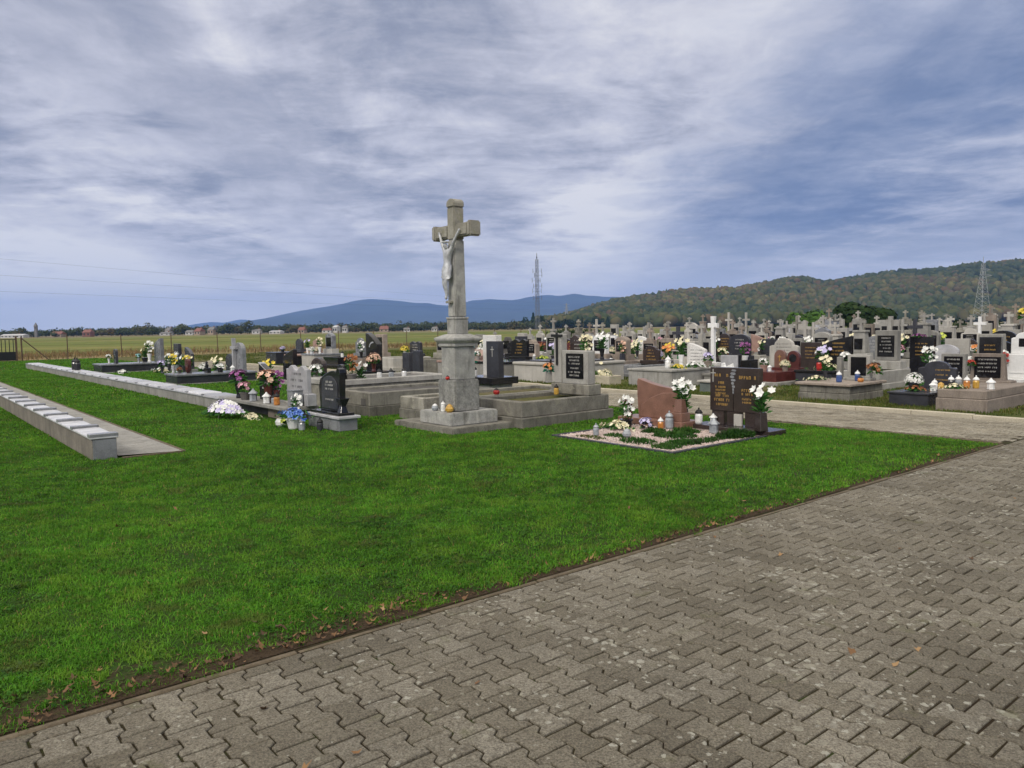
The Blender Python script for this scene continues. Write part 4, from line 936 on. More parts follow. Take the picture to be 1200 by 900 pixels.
skin_body('figure', [((0,0,.10),.085),((.0,0,.22),.065),((-.01,0,.33),.060),((-.01,0,.385),.026),((-.025,0,.435),.046),((-.03,.055,.30),.028),((-.10,.02,.27),.022),((-.03,-.055,.30),.028),((-.10,-.015,.27),.022),((.02,0,.02),.11)],
          [(0,1),(1,2),(2,3),(3,4),(2,5),(5,6),(2,7),(7,8),(0,9)], M['white_paint'], an)
MB().add([(.04,.02,.34),(.10,.16,.42),(.11,.19,.30),(.06,.06,.20),(.06,.02,.34),(.12,.16,.42),(.13,.19,.30),(.08,.06,.20)], [(0,3,2,1),(4,5,6,7),(0,1,5,4),(1,2,6,5),(2,3,7,6),(3,0,4,7)]).build('wing', M['white_paint'], an)
MB().add([(.04,-.02,.34),(.10,-.16,.42),(.11,-.19,.30),(.06,-.06,.20),(.06,-.02,.34),(.12,-.16,.42),(.13,-.19,.30),(.08,-.06,.20)], [(0,3,2,1),(4,5,6,7),(0,1,5,4),(1,2,6,5),(2,3,7,6),(3,0,4,7)]).build('wing', M['white_paint'], an)
lantern('dark lantern beside the white angel statue', 'jar', 'dark', 15.6, 11.35, .30, 'iron', .9)
o = gv('marble_grave', 'pale concrete grave with a white marble book stone and tall white cross', 15.9, 13.6, foot=(2.6, 1.6))
MB().box(0,2.5,-.75,.75,-.05,.42).build('tomb_body', M['concrete'], o, .014); MB().box(-.03,2.53,-.78,.78,.4195,.48).build('cover_slab', M['concrete'], o, .012)
headstone(o, 'slant', 2.0, .479, .62, .66, .12, M['white_marble'], -.10); inscribe(o, 1.88, -.12, .95, [(i*.09,.4,.03) for i in range(4)], M['dark_letters'], 45)
MB().box(2.1,2.4,-.62,-.22,.479,.58).build('cross_foot', M['white_marble'], o, .01); cross(o, 2.30, .579, 1.30, .32, .10, .10, M['white_paint'], -.42, .20, .02)
flowers('yellow and cream lilies towering beside the white marble book stone', 'lily', 'cream', 17.7, 13.95, .48, 'vase', 'white_paint', 1.3)
flowers('yellow chrysanthemum cushion at the corner of the pale concrete grave', 'low', 'yellow', 16.6, 13.2, .47, None, sc_=.9)
flowers('white bouquet lying at the foot of the white marble stone', 'low', 'white', 17.1, 13.0, .48, None, sc_=1.2)
lantern('white vase-shaped lantern on the pale concrete grave', 'jar', 'white', 16.5, 13.45, .48, 'white_paint', 1.6)
flowers('peach arrangement with lilac bow beside the tall white cross', 'dome', 'lilac', 17.6, 12.95, .48, 'pot', 'brown_concrete', 1.1)
o = gv('wine_grave', 'wine red granite grave with a round and a shield-shaped red stone', 17.95, 11.55, foot=(1.7, 1.05))
MB().box(-.08,1.65,-.55,.55,-.05,.12).build('footing', M['concrete'], o, .012); MB().box(.02,1.55,-.46,.46,.119,.38).build('tomb_body', M['wine_granite'], o, .006)
MB().box(1.15,1.45,-.42,.42,.3795,.44).build('plinth', M['wine_granite'], o, .006)
headstone(o, 'round', 1.36, .439, .36, .46, .10, M['wine_granite'], -.20); headstone(o, 'round', 1.36, .439, .34, .48, .10, M['red_granite'], .20, name='side_stone')
MB().prism([(y-.20, z+.70) for y, z in arc(0,0,.11,.11,0,345,14)], 1.245,1.262).build('dark_inlay', M['black_granite'], o)
MB().prism([(y+.20, z+.60) for y, z in cross_outline(.18,.10,.02)], 1.245,1.2605).build('small_cross', M['gold'], o)
flowers('cream chrysanthemum pot before the round red stone', 'pot', 'cream', 18.75, 11.3, .38, 'pot', 'brown_concrete', .9)
flowers('white roses in a pale bowl before the shield-shaped red stone', 'dome', 'white', 18.6, 11.85, .38, 'pot', 'rose_granite', .95)
lantern('pale stone lantern between the two red stones', 'house', 'white', 18.4, 11.55, .38, 'white_paint', .8)
o = gv('terrazzo_tomb', 'big pale terrazzo family tomb standing on the far side of the cross path', 15.1, 17.2, foot=(2.7, 2.4))
MB().box(0,2.5,-1.15,1.15,-.05,.50).build('tomb_body', M['terrazzo'], o, .02); MB().box(-.04,2.54,-1.19,1.19,.4995,.60).build('cover_slab', M['terrazzo'], o, .03)
for y in (-.02, .02): pass
MB().box(.3,2.3,-.95,.95,.5995,.64).build('top_slab', M['slate_granite'], o, .008)
MB().box(-.012,.0,-1.0,-.94,.02,.46).box(-.012,.0,-.84,-.78,.02,.46).build('seam', M['dark_concrete'], o)
headstone(o, 'wave', 2.28, .639, .86, .74, .16, M['brown_granite'], .42); inscribe(o, 2.12, .42, 1.22, [(i*.12,.45,.04) for i in range(4)], M['pale_letters'], 47)
flowers('white lily bunch right of the waved brown stone on the big tomb', 'lily', 'white', 17.1, 16.5, .64, 'vase', 'black_granite', 1.3)
flowers('white roses left of the waved brown stone on the big tomb', 'dome', 'white', 16.9, 18.2, .64, 'pot', 'black_granite', 1.4)
flowers('large cream and white arrangement at the near end of the big tomb', 'spray', 'cream', 16.2, 16.3, .64, 'pot', 'white_paint', 1.4)
lantern('rose glass lantern in the middle of the big terrazzo tomb', 'jar', 'orange', 16.2, 17.3, .64, 'white_paint', 1.2)
o = gv('planter', 'pale square stone planter on the verge of the cross path', 15.6, 15.15, 'planter', foot=(.6, .8))
MB().ring(0,.5,-.36,.36,0,.26,.06).box(.061,.439,-.299,.299,.0,.22).build('box', M['kerb_pale'], o, .01)
flowers('bright green and cream flowers in the pale square planter', 'pot', 'cream', 15.85, 15.15, .22, None, sc_=1.2)
bsh = gv('flowering_bush', 'green bush with white blossoms left of the pale planter', 15.75, 15.85, 'bush', foot=(.6, .8))
clump(bsh, 'foliage', 0, 0, .34, .42, 1400, .50, .035, M['grass'], 51); B = MB()
for i in range(26): blossom(B, (fr.uniform(-.3,.3), fr.uniform(-.4,.4), fr.uniform(.30,.62)), (-.5, fr.uniform(-.5,.5), .6), .065)
B.build('blossoms', M['p_cream'], bsh)
o = gv('white_monument', 'tall white painted monument with a small black plate at the right edge', 20.0, 6.20, foot=(1.0, 1.0))
MB().box(0,.7,-.48,.48,-.05,.30).build('plinth', M['white_paint'], o, .012); MB().box(.18,.54,-.34,.34,.299,.86).build('lower_block', M['white_paint'], o, .012)
MB().prism([(y, z+.86) for y, z in outline('shoulder', .50, .50)], .25,.50).build('upper_block', M['white_paint'], o, .012); cross(o, .42, 1.35, .34, .26, .07, .08, M['terrazzo'], flare=.012)
MB().box(.24,.253,-.09,.09,1.03,1.22).build('plaque', M['black_glass'], o, .003); MB().box(.165,.181,-.24,.24,.42,.45).build('ledge', M['white_paint'], o)
flowers('red bouquet hanging at the side of the tall white monument', 'spray', 'red', 20.1, 6.58, .34, 'vase', 'galv', .9)
flowers('large yellow sunflower bunch on top of the tall white monument', 'dome', 'yellow', 20.3, 6.20, 1.66, None, sc_=1.15)
for lab, s, t, Wq, Hq, mt, ins_ in (('framed black plaque headstone in light concrete behind the slate grave', 18.2, 7.15, .52, .62, 'concrete', 0), ('black granite headstone with gold lines right of the framed plaque stone', 19.2, 6.75, .46, .98, 'black_granite', 1),
        ('black headstone behind the broad layered grave, purple flowers on top', 21.2, 9.1, .62, .95, 'black_granite', 1), ('brownish headstone with gold lines and small black cap in row two', 20.6, 12.0, .62, .80, 'brown_granite', 1), ('wide pale concrete headstone with engraved lines in row two', 21.3, 13.3, .98, .90, 'terrazzo', 2)):
    o = gv('headstone_grave', lab, s, t, foot=(.9, .95)); MB().box(0,.9,-.46,.46,-.05,.28).build('base', M['concrete'] if mt != 'black_granite' else M['slate_granite'], o, .01)
    headstone(o, 'rect' if mt != 'terrazzo' else 'shoulder', .78, .279, Wq, Hq, .13, M[mt])
    if ins_ == 0: MB().box(.64,.652,-Wq*.38,Wq*.38,.36,.28+Hq*.9).build('plaque', M['black_glass'], o, .003)
    inscribe(o, .64 if ins_ == 0 else .65, 0, .28+Hq*.82, [(i*.10, Wq*.5, .034) for i in range(4)], M['pale_letters' if ins_ == 0 else 'gold' if ins_ == 1 else 'dark_letters'], int(s*10))
flowers('purple and yellow bouquets along the top of the black headstone', 'low', 'purple', 21.9, 9.2, 1.20, None, sc_=.8)
flowers('white roses in a white column vase beside the brownish gold-lined headstone', 'dome', 'white', 20.8, 11.35, .28, 'block', 'white_paint', 1.5)
o = gv('desk_grave', 'light grey slab leaning like an open book on a concrete grave', 17.15, 12.52, foot=(1.1, .6))
frame(o, 0, 1.1, .58, .34, M['concrete'], style='slab'); headstone(o, 'rect', .85, .339, .54, .46, .05, M['light_granite']); headstone(o, 'rect', .93, .339, .54, .48, .06, M['black_granite'], -.06, name='back_stone')
tc = gv('white_pole_cross', 'thin white wooden cross standing in the grass', 22.9, 10.3, 'cross', foot=(.1, .1))
MB().box(-.03,.03,-.035,.035,-.05,1.15).build('post', M['white_paint'], tc, .004); MB().box(-.031,.031,-.26,.26,.66,.73).build('beam', M['white_paint'], tc, .004)

# ------------------------------------------------------------------ the rows of graves
ORD = ['first','second','third','fourth','fifth','sixth','seventh','eighth','ninth','tenth','eleventh','twelfth','thirteenth','fourteenth','fifteenth','sixteenth','seventeenth','eighteenth','nineteenth','twentieth','twenty-first','twenty-second','twenty-third','twenty-fourth','twenty-fifth','twenty-sixth','twenty-seventh','twenty-eighth','twenty-ninth','thirtieth']
NUM = ['one','two','three','four','five','six','seven','eight','nine','ten','eleven','twelve','thirteen','fourteen','fifteen','sixteen']
CNAME = {'concrete':'grey concrete','terrazzo':'pale terrazzo','old_concrete':'mossy concrete','dark_concrete':'dark concrete','brown_concrete':'brownish concrete','white_marble':'white marble','white_paint':'white painted',
         'grey_granite':'grey granite','light_granite':'light granite','black_granite':'black granite','slate_granite':'slate dark','brown_granite':'brown granite','red_granite':'reddish granite','wine_granite':'wine red','rose_granite':'rose granite','green_granite':'greenish granite'}
ONAME = {'rect':'square','taper':'tapered','arch':'arched','round':'round-topped','gable':'gabled','shoulder':'shouldered','slant':'slanted','slantr':'slanting','wave':'waved','swoop':'swooping','heart':'heart-shaped','scroll':'scrolled'}
g = random.Random(2024)
SPEC = []
def free(s0, s1, t0, t1):
    return all(s1 < a or s0 > b or t1 < c or t0 > d for a, b, c, d in FOOT)
def plan(row, s, t0, t1, step, modern, smax=0):
    t = t0
    while t < t1:
        Wd = g.uniform(.92, 1.12)*(step/1.26 if step > 2 else 1)*(.85 if step > 2 else 1); L = g.uniform(1.4, 1.75); ds = g.uniform(-.12, .15)
        if free(s+ds, s+ds+L, t-Wd/2, t+Wd/2) and g.random() < .95:
            SPEC.append(dict(row=row, s=s+ds, t=t, L=L, W=Wd, mod=g.random() < modern, seed=g.randrange(10**6)))
            FOOT.append((s+ds-.03, s+ds+L+.03, t-Wd/2-.03, t+Wd/2+.03))
        t += step*g.uniform(.94, 1.08)
plan(0, 15.0, 19.6, 38.5, 2.15, .62)
for k in range(14):
    s = 18.35+2.2*k
    plan(k+1, s, max(4.9, .285*s+.2), min(34.5, 1.25*s+4.0), 1.26, .5 if k < 4 else .36)
rows = {}
for d in SPEC: rows.setdefault(d['row'], []).append(d)
for r, ds in rows.items():
    ds.sort(key=lambda d: d['t'])
    for i, d in enumerate(ds): d['i'] = i
print('graves in rows', len(SPEC))
def pick(q, pairs):
    x = q.random()*sum(w for _, w in pairs)
    for v, w in pairs:
        x -= w
        if x <= 0: return v
    return pairs[-1][0]
for d in SPEC:
    q = random.Random(d['seed']); s, t, L, Wd = d['s'], d['t'], d['L'], d['W']
    dist = s*SA+t*CA
    where = '%s from near end, row %s across the path' % (ORD[d['i']], NUM[d['row']])
    c = pick(q, [('concrete',5),('terrazzo',3),('old_concrete',3),('brown_concrete',2),('dark_concrete',.8)]) 
    if d['mod']:
        kd = pick(q, [('granite',8),('desk',1.2),('cross',.5)])
        sm = pick(q, [('black_granite',4),('slate_granite',3),('grey_granite',2.4),('brown_granite',2),('wine_granite',.8),('rose_granite',.6),('light_granite',.9),('white_marble',.35)])
        ok = pick(q, [('rect',2),('arch',2),('slant',2),('slantr',1.6),('wave',1.4),('shoulder',1.2),('swoop',1),('gable',.6)])
        H = q.uniform(.58, .88); style = pick(q, [('slab',3),('step',1)]); fh = q.uniform(.32, .50)
        if q.random() < .5: c = pick(q, [('slate_granite',2),('grey_granite',2),('black_granite',1)])
    else:
        kd = pick(q, [('plaque',8),('twin',2),('pillar',2.6 if d['row'] > 3 else 1.2),('cross',1.6),('granite',1.2)])
        sm = c if q.random() < .7 else pick(q, [('terrazzo',2),('concrete',2),('white_paint',.6),('grey_granite',.8)])
        if kd == 'granite': sm = pick(q, [('grey_granite',1),('light_granite',1),('terrazzo',1)])
        ok = pick(q, [('rect',4),('gable',2),('taper',2),('shoulder',2),('arch',1)])
        H = q.uniform(.70, 1.02) if d['row'] < 5 else q.uniform(.80, 1.15) if d['row'] < 8 else q.uniform(.85, 1.5); style = pick(q, [('kerb',2),('step',2),('slab',2)]); fh = q.uniform(.26, .48)
    if d['row'] == 0: fh = q.uniform(.46, .62); H = q.uniform(.6, .85) if d['mod'] else q.uniform(.75, 1.0)
    crs = q.random() < (.5 if d['row'] < 6 else .48) and d['row'] != 0
    desc = {'plaque': '%s %s stone%s' % (CNAME[sm], ONAME[ok], ' with cross' if crs else ' with plate'), 'twin': '%s twin-plate monument%s' % (CNAME[sm], ' with cross' if crs else ''),
            'granite': '%s %s headstone' % (CNAME[sm], ONAME[ok]), 'pillar': '%s pillar with cross' % CNAME[sm], 'cross': '%s free-standing cross' % CNAME[sm], 'desk': '%s sloping desk stone' % CNAME[sm]}[kd]
    o = thing({'granite':'granite_grave','desk':'desk_grave','cross':'cross_grave','pillar':'pillar_grave','twin':'twin_grave','plaque':'plaque_grave'}[kd], desc+', '+where, 'grave', 'graves in rows across the path', s, t, 0, q.gauss(0, .012))
    xf = monument(o, kd, L, Wd, fh, c, d['seed'], style, dist < 30, H, sm, None, ok, crs)
    # flowers and lanterns of this grave
    spots = [(xf-.18, .30*Wd), (xf-.20, -.30*Wd), (xf-.45, 0), (xf-.8, .1)]; q.shuffle(spots)
    top = fh-.04 if style != 'slab' else fh
    nf = pick(q, [(0,1.2),(1,4),(2,3.2),(3,.9)]) if dist < 42 else pick(q, [(0,2),(1,4)])
    used = set()
    for j in range(nf):
        x, y = spots.pop()
        col = pick(q, [('white',8),('cream',3.5),('yellow',1.6),('peach',1.2),('pink',1),('red',.9),('orange',.8),('lilac',.8),('purple',.5),('lime',.5),('rust',.5),('blue',.25)])
        k2 = pick(q, [('dome',3),('lily',2),('pot',2),('spray',2),('low',2)]); 
        if (col, k2) in used: continue
        used.add((col, k2)); p = W(s+x, t+y)
        nm = {'dome':'round bouquet','lily':'tall lily bunch','pot':'cushion of blossoms','spray':'upright spray','low':'flat bouquet'}[k2]
        vs = pick(q, [('vase',2),('pot',2),('block',1)]) if k2 != 'low' else None
        flowers('%s %s, %s grave %s' % (col, nm, ORD[d['i']], where.split(' ', 1)[1]), k2, col, s+x, t+y, top-(.0 if vs else .02), vs, pick(q, [('black_granite',2),('white_paint',1),('concrete',2),('slate_granite',1)]), q.uniform(.9, 1.3), group='flowers on the rows of graves')
    if dist < 36 and q.random() < .45 and spots:
        x, y = spots.pop(); col = pick(q, [('white',4),('red',2),('amber',1),('orange',1),('grey',1),('green',.5)])
        lantern('%s lantern, %s grave %s' % (col, ORD[d['i']], where.split(' ', 1)[1]), pick(q, [('jar',3),('house',2)]), col, s+x, t+y, top, pick(q, [('iron',2),('white_paint',1),('gold',1)]), q.uniform(1.0, 1.4), 'lanterns on the rows of graves')

# ------------------------------------------------------------------ grass and fallen leaves
def thin_lawn(s, t):
    e = t-3.74; n = vnoise(s*3, t*3, .7, 31)
    f = np.clip((e+.09-.12*n)/.10, .30, 1)
    f *= np.clip(.35+1.5*vnoise(s, t, .55, 8), .45, 1)
    f *= np.clip(.10+1.75*vnoise(s, t, .075, 9), .15, 1)
    wide = np.clip((3.4-s)/3, 0, 1)*.30+.045
    f *= np.where(e < wide*(.35+1.3*vnoise(s, t, .16, 10)), np.clip(1.9*vnoise(s, t, .09, 11)-.55, .05, 1), 1)
    return f
grass('lawn_grass', lambda s, t: (t > 3.735-.075*np.clip(vnoise(s, t*0+3., .22, 71)*2-.7, 0, 1)) & (s < 11.40) & (t < 58), [(2.4,4.6,19000,.024,.0046),(4.6,7.5,11000,.026,.0056),(7.5,12,5200,.030,.008),(12,19,2000,.036,.012),(19,34,620,.05,.022),(34,60,170,.055,.045)], M['grass'], 0, thin_lawn, 1.0)
grass('verge_grass', lambda s, t: (s > 14.2) & (t > .2*s) & (t < 58) & (s < 60), [(13,19,1500,.06,.012),(19,30,520,.07,.02),(30,60,120,.08,.04)], M['yard_grass'], 50, lambda s, t: np.clip(vnoise(s, t, .9, 41)*1.9-.45, .03, 1))
grass('dry_field_grass', lambda s, t: (t > 58.6) & (t < 75) & (s > -25) & (s < 60), [(44,62,26,.42,.035),(62,80,12,.40,.05)], M['straw'], 80, lambda s, t: np.clip(vnoise(s, t, 3.0, 47)*1.6-.3, .08, 1))
def weeds():
    """broad-leaved weeds and clover patches in the lawn"""
    g = np.random.default_rng(5); n = 2300
    y = np.sqrt(g.uniform(2.5**2, 10.5**2, n)); x = g.uniform(-.8, .5, n)*y; s = x*CA+y*SA; t = -x*SA+y*CA
    ok = (t > 3.82) & (s < 11.2) & (g.random(n) < np.clip(2.6*vnoise(s, t, 1.1, 91)-.75, .05, 1))
    for a, b, c, d in FOOT: ok &= ~((s > a-.05) & (s < b+.05) & (t > c-.05) & (t < d+.05))
    x, y = x[ok], y[ok]; k = 26; X = np.repeat(x, k)+g.normal(0, .06, len(x)*k); Y = np.repeat(y, k)+g.normal(0, .06, len(x)*k); m = len(X)
    a = g.uniform(0, 6.283, m); l = g.uniform(.012, .032, m); w = l*.36; z = g.uniform(.012, .032, m); c, q = np.cos(a), np.sin(a); dz = g.uniform(-.010, .006, m)
    V = np.stack([np.stack([X, Y, z-.010], 1), np.stack([X+c*l*.5-q*w, Y+q*l*.5+c*w, z], 1), np.stack([X+c*l, Y+q*l, z+dz], 1), np.stack([X+c*l*.5+q*w, Y+q*l*.5-c*w, z], 1)], 1).reshape(-1, 3)
    T = np.clip(np.repeat(g.normal(.38, .22, len(x)), k)+g.normal(0, .1, m), 0, .9)
    return kind(link('lawn_weeds', np_mesh('lawn_weeds', V, np.arange(m*4).reshape(-1, 4), M['weed'], T), M['weed']), 'stuff')
weeds()
def fallen():
    g = np.random.default_rng(15); V = []; F = []; T = []; n = 0
    def leaf(s, t, z, r, tv):
        nonlocal n
        p = W(s, t, z); a = g.uniform(0, 6.283); k = 8; ring = []; tx, ty = g.normal(0, .45, 2); cu = g.uniform(.1, .8)
        for i in range(k):
            b = a+6.283*i/k; rr = r*(1 if i % 2 else .62)*g.uniform(.65, 1.25)*(1.35 if i in (0, 1, 7) else .8); dx, dy = rr*math.cos(b), rr*math.sin(b)*.75
            ring.append((p.x+dx, p.y+dy, max(.006, z+dx*tx+dy*ty+cu*(dx*dx+dy*dy)/r)))
        V.append((p.x, p.y, z)); V.extend(ring)
        for i in range(k): F.append((n, n+1+i, n+1+(i+1) % k)); T.append(tv)
        n += k+1
    for i in range(620):
        s = g.uniform(-.6, 2.6) if i < 330 else g.uniform(1.5, 6) if i < 500 else g.uniform(4, 10.8)
        leaf(s, 3.715+abs(g.normal(0, .17 if s < 2.6 else .08)), .012+g.uniform(0, .012), g.uniform(.007, .021), g.beta(1.4, 2.2))
    for i in range(40):
        s = g.uniform(.3, 8); leaf(s, g.uniform(1.6, 3.6) if i < 20 else g.uniform(4, 8), .017 if i < 20 else .030, g.uniform(.010, .030), g.uniform(0, 1))
    return kind(link('fallen_leaves', np_mesh('fallen_leaves', V, F, M['deadleaf'], T), M['deadleaf']), 'stuff')
m_, t_, b_ = nt('dead_leaves'); at_ = t_.nodes.new('ShaderNodeAttribute'); at_.attribute_name = 'tint'
t_.links.new(ramp(t_, at_.outputs['Fac'], [(0,(.040,.022,.012)),(.35,(.120,.060,.024)),(.7,(.22,.115,.045)),(1,(.32,.21,.10))]), b_.inputs['Base Color']); b_.inputs['Roughness'].default_value = .8
M['deadleaf'] = m_
fallen()
# ------------------------------------------------------------------ fence and gate at the end of the lawn
FT = 58.6
f = thing('wire_fence', 'rusty wire fence with slim posts along the edge of the dry meadow', 'fence', None, 7.0, FT)
for i in range(15):
    x = 2.6+3.3*i; MB().bar((x,0,0),(x+.03*rnd.uniform(-1,1),0,1.62),.032,6).build('post', M['rust'], f)
mb = MB()
for h in (.25,.6,.95,1.25,1.5): mb.bar((0,0,h),(50,0,h),.006,3)
mb.build('wire', M['rust'], f)
MB().bar((0,0,0),(0,0,1.55),.05,6).build('corner_post', M['rust'], f); MB().bar((.03,.0,1.45),(1.5,-.1,0),.035,6).build('brace', M['rust'], f)
gt = thing('metal_gate', 'dark metal gate with a solid lower panel and upright bars at the lawn corner', 'gate', None, 3.4, 57.2)
mb = MB().box(0,3.1,-.02,.02,.08,.62); mb.build('lower_panel', M['iron'], gt)
for i in range(15): MB().box(.04+i*.21,.08+i*.21,-.018,.018,.62,1.38).build('bar', M['iron'], gt)
MB().box(0,3.1,-.022,.022,1.38,1.42).build('rail', M['iron'], gt); MB().box(3.1,3.2,-.06,.06,-.05,1.6).build('gate_post', M['rust'], gt); MB().box(-.1,0,-.06,.06,-.05,1.6).build('gate_post', M['rust'], gt)

# ------------------------------------------------------------------ far trees
def foliage_mat(name, stops):
    m, t, b = nt(name); at = t.nodes.new('ShaderNodeAttribute'); at.attribute_name = 'tint'; p = coords(t, True)
    c = ramp(t, at.outputs['Fac'], stops)
    c = mixc(t, 1.0, c, ramp(t, noise(t, p, .07, 3, .6), [(.3, .75), (.7, 1.25)]), 'MULTIPLY')
    t.links.new(c, b.inputs['Base Color']); b.inputs['Roughness'].default_value = .9; b.inputs['Specular IOR Level'].default_value = .05; return m
M['far_leaf'] = foliage_mat('far_foliage', [(0,(.035,.050,.028)),(.45,(.058,.076,.036)),(.75,(.085,.092,.042)),(1,(.110,.090,.045))])
M['conifer'] = foliage_mat('conifer_foliage', [(0,(.010,.022,.012)),(1,(.020,.036,.018))])
M['hill_leaf'] = foliage_mat('hill_foliage', [(0,(.034,.048,.022)),(.30,(.052,.066,.026)),(.55,(.076,.082,.032)),(.75,(.098,.084,.038)),(.90,(.105,.072,.040)),(1,(.13,.12,.045))])
M['bush_leaf'] = foliage_mat('bush_foliage', [(0,(.012,.026,.009)),(.6,(.026,.045,.014)),(1,(.045,.062,.020))])
M['green_leaf'] = foliage_mat('green_foliage', [(0,(.020,.058,.012)),(1,(.05,.10,.022))])
def crown_quads(g, n, cx, cy, cz, rx, ry, rz, q, lobes=5, conic=False):
    """leaf clumps spread over a few overlapping lobes: uneven outline, gaps"""
    L = g.normal(0, .42, (lobes, 3)); L[:, 2] = np.abs(L[:, 2])*.9-.25; L[0] = 0
    rl = g.uniform(.42, .68, lobes); rl[0] = .70
    k = g.integers(0, lobes, n); d = g.normal(0, 1, (n, 3)); d /= np.linalg.norm(d, axis=1)[:, None]
    P = L[k]+d*(rl[k]*g.uniform(.72, 1.05, n))[:, None]
    if conic:
        z = g.uniform(-1, 1, n); a = g.uniform(0, 6.283, n); r = (1-z)/2*.95*g.uniform(.55, 1.1, n)+.03; P = np.stack([r*np.cos(a), r*np.sin(a), z], 1); d = np.stack([np.cos(a), np.sin(a), np.full(n, .35)], 1)
    P = P*np.array([rx, ry, rz])+np.array([cx, cy, cz])
    nrm = d+g.normal(0, .28, (n, 3)); nrm[:, 2] += .25; nrm /= np.linalg.norm(nrm, axis=1)[:, None]
    a = np.cross(nrm, g.normal(0, 1, (n, 3))); a /= np.linalg.norm(a, axis=1)[:, None]; b = np.cross(nrm, a)
    s = (q*g.uniform(.6, 1.3, n))[:, None]
    V = np.stack([P-a*s-b*s*.6, P+a*s*.8-b*s, P+a*s+b*s*.7, P-a*s*.7+b*s], 1)
    return V.reshape(-1, 3), np.arange(n*4).reshape(-1, 4)
def tree(label, x, y, h, w, mat, seed, n=260, conic=False, nm='tree', cat='tree', trunk=True, low=.22, group='trees beyond the meadow'):
    o = thing(nm, label, cat, group, x, y, 0, 0, False); g = np.random.default_rng(seed)
    z0 = h*low; V, F = crown_quads(g, n, 0, 0, (z0+h)/2, w/2, w/2, (h-z0)/2, h*.055 if not conic else h*.045, 6, conic)
    link('crown', np_mesh('crown', V, F, mat, np.clip(g.normal(.5,.25)+g.normal(0,.12,n), 0, 1)), mat, o)
    if trunk:
        mb = MB().bar((0,0,-.2),(h*.01,0,h*.55),h*.022,6,h*.010)
        for k in range(3): a = k*2.1+seed; mb.bar((0,0,h*(.25+.08*k)),(w*.28*math.cos(a),w*.28*math.sin(a),h*(.55+.08*k)),h*.009,4,h*.004)
        mb.build('trunk', M['bark'], o)
    return o
def far(px, D): return (px-600)/900*D
HORD = lambda i: ORD[i] if i < 30 else 'thirty-'+ORD[i-30] if i < 40 else 'forty-'+ORD[i-40] if i < 50 else 'fifty-'+ORD[i-50] if i < 60 else 'sixty-'+ORD[i-60]
TL = [(4,6,9),(14,5,7),(22,7,9),(30,10,13),(57,8,10),(66,5,8),(74,7,6),(86,6,9),(92,9,14),(112,6,9),(122,7,10),(131,8,10),(141,7,12),(152,8,12),(162,11,14),(172,12,15),(181,9,12),(190,7,8),(211,12,14),(222,8,12),(236,6,9),(262,8,9),(271,12,15),(280,9,9),(292,11,13),
      (306,6,8),(316,7,12),(328,9,12),(338,12,13),(349,11,13),(360,8,12),(372,7,10),(384,6,9),(398,9,10),(410,8,10),(428,11,14),(437,12,12),(446,7,10),(460,8,11),(474,9,12),(486,8,10),(500,9,12),(514,8,10),(545,8,10),(556,7,12),(568,8,12),(580,7,10),(592,9,11)]
for i, (px, hp, wp) in enumerate(TL):
    D = 545+25*math.sin(i*2.3); hz = 383.9-.0157*(px-600)
    tree('dark far tree, %s from the west end of the line beyond the meadow' % HORD(i), far(px, D), D, hp*D/900+1.2, wp*D/900*1.3, M['far_leaf'], 300+i, 420, low=.02)
for i, (px, hp, wp, D) in enumerate(((604,10,6,640),(612,12,6,640),(619,14,7,640),(626,19,8,650),(634,18,7,650),(641,13,7,640),(648,14,8,660),(657,12,8,660),(668,13,8,680),(678,14,8,680),(689,12,8,690),(701,15,9,700),(713,13,9,700))):
    tree('dark forest-edge tree, %s along the forest foot near the mast' % ORD[i], far(px, D), D, hp*D/900, wp*D/900*1.5, M['conifer'], 500+i, 320, i % 3 == 0, 'conifer_tree', low=.04, group='conifers by the mast')
tree('big dark rounded bush tree standing behind the back rows of graves', 50.4, 108, 4.6, 8.2, M['bush_leaf'], 610, 4200, nm='bush_tree', low=-.05, group=None)
tree('bright green bush left of the big dark bush tree', 39.5, 104, 3.4, 4.4, M['green_leaf'], 611, 1800, nm='bush_tree', low=-.1, group=None)
for i, px in enumerate((655,668,690,842,858,873,889,902,915,968,1062,1078,1100,1130,1165)):
    D = 112+6*math.sin(i*1.7); tree('low dark hedge bush, %s of those behind the graves' % ORD[i], far(px, D), D, 1.7+.7*abs(math.sin(i*3.1)), 2.6+math.sin(i), M['bush_leaf'] if i % 3 else M['far_leaf'], 630+i, 420, nm='hedge_bush', cat='bush', trunk=False, low=-.1, group='bushes behind the graves')

# a hazy belt of scrub and orchards closes the gaps between the houses
def belt():
    g = np.random.default_rng(91); Vs = []; Fs = []; T = []; off = 0
    for i in range(620):
        px = g.uniform(-60, 640); D = g.uniform(560, 660); h = g.uniform(4.5, 8.5)*(.8 if px < 60 else 1); w = g.uniform(7, 13)
        V, F = crown_quads(g, 90, far(px, D), D, h*.45, w/2, w/2, h*.5, .55, 4); Vs.append(V); Fs.append(F+off); off += len(V); T.append(np.clip(g.normal(.45,.25)+g.normal(0,.1,90), 0, 1))
    return kind(link('far_woods', np_mesh('far_woods', np.concatenate(Vs), np.concatenate(Fs), M['far_leaf'], np.concatenate(T)), M['far_leaf']), 'stuff')
belt()
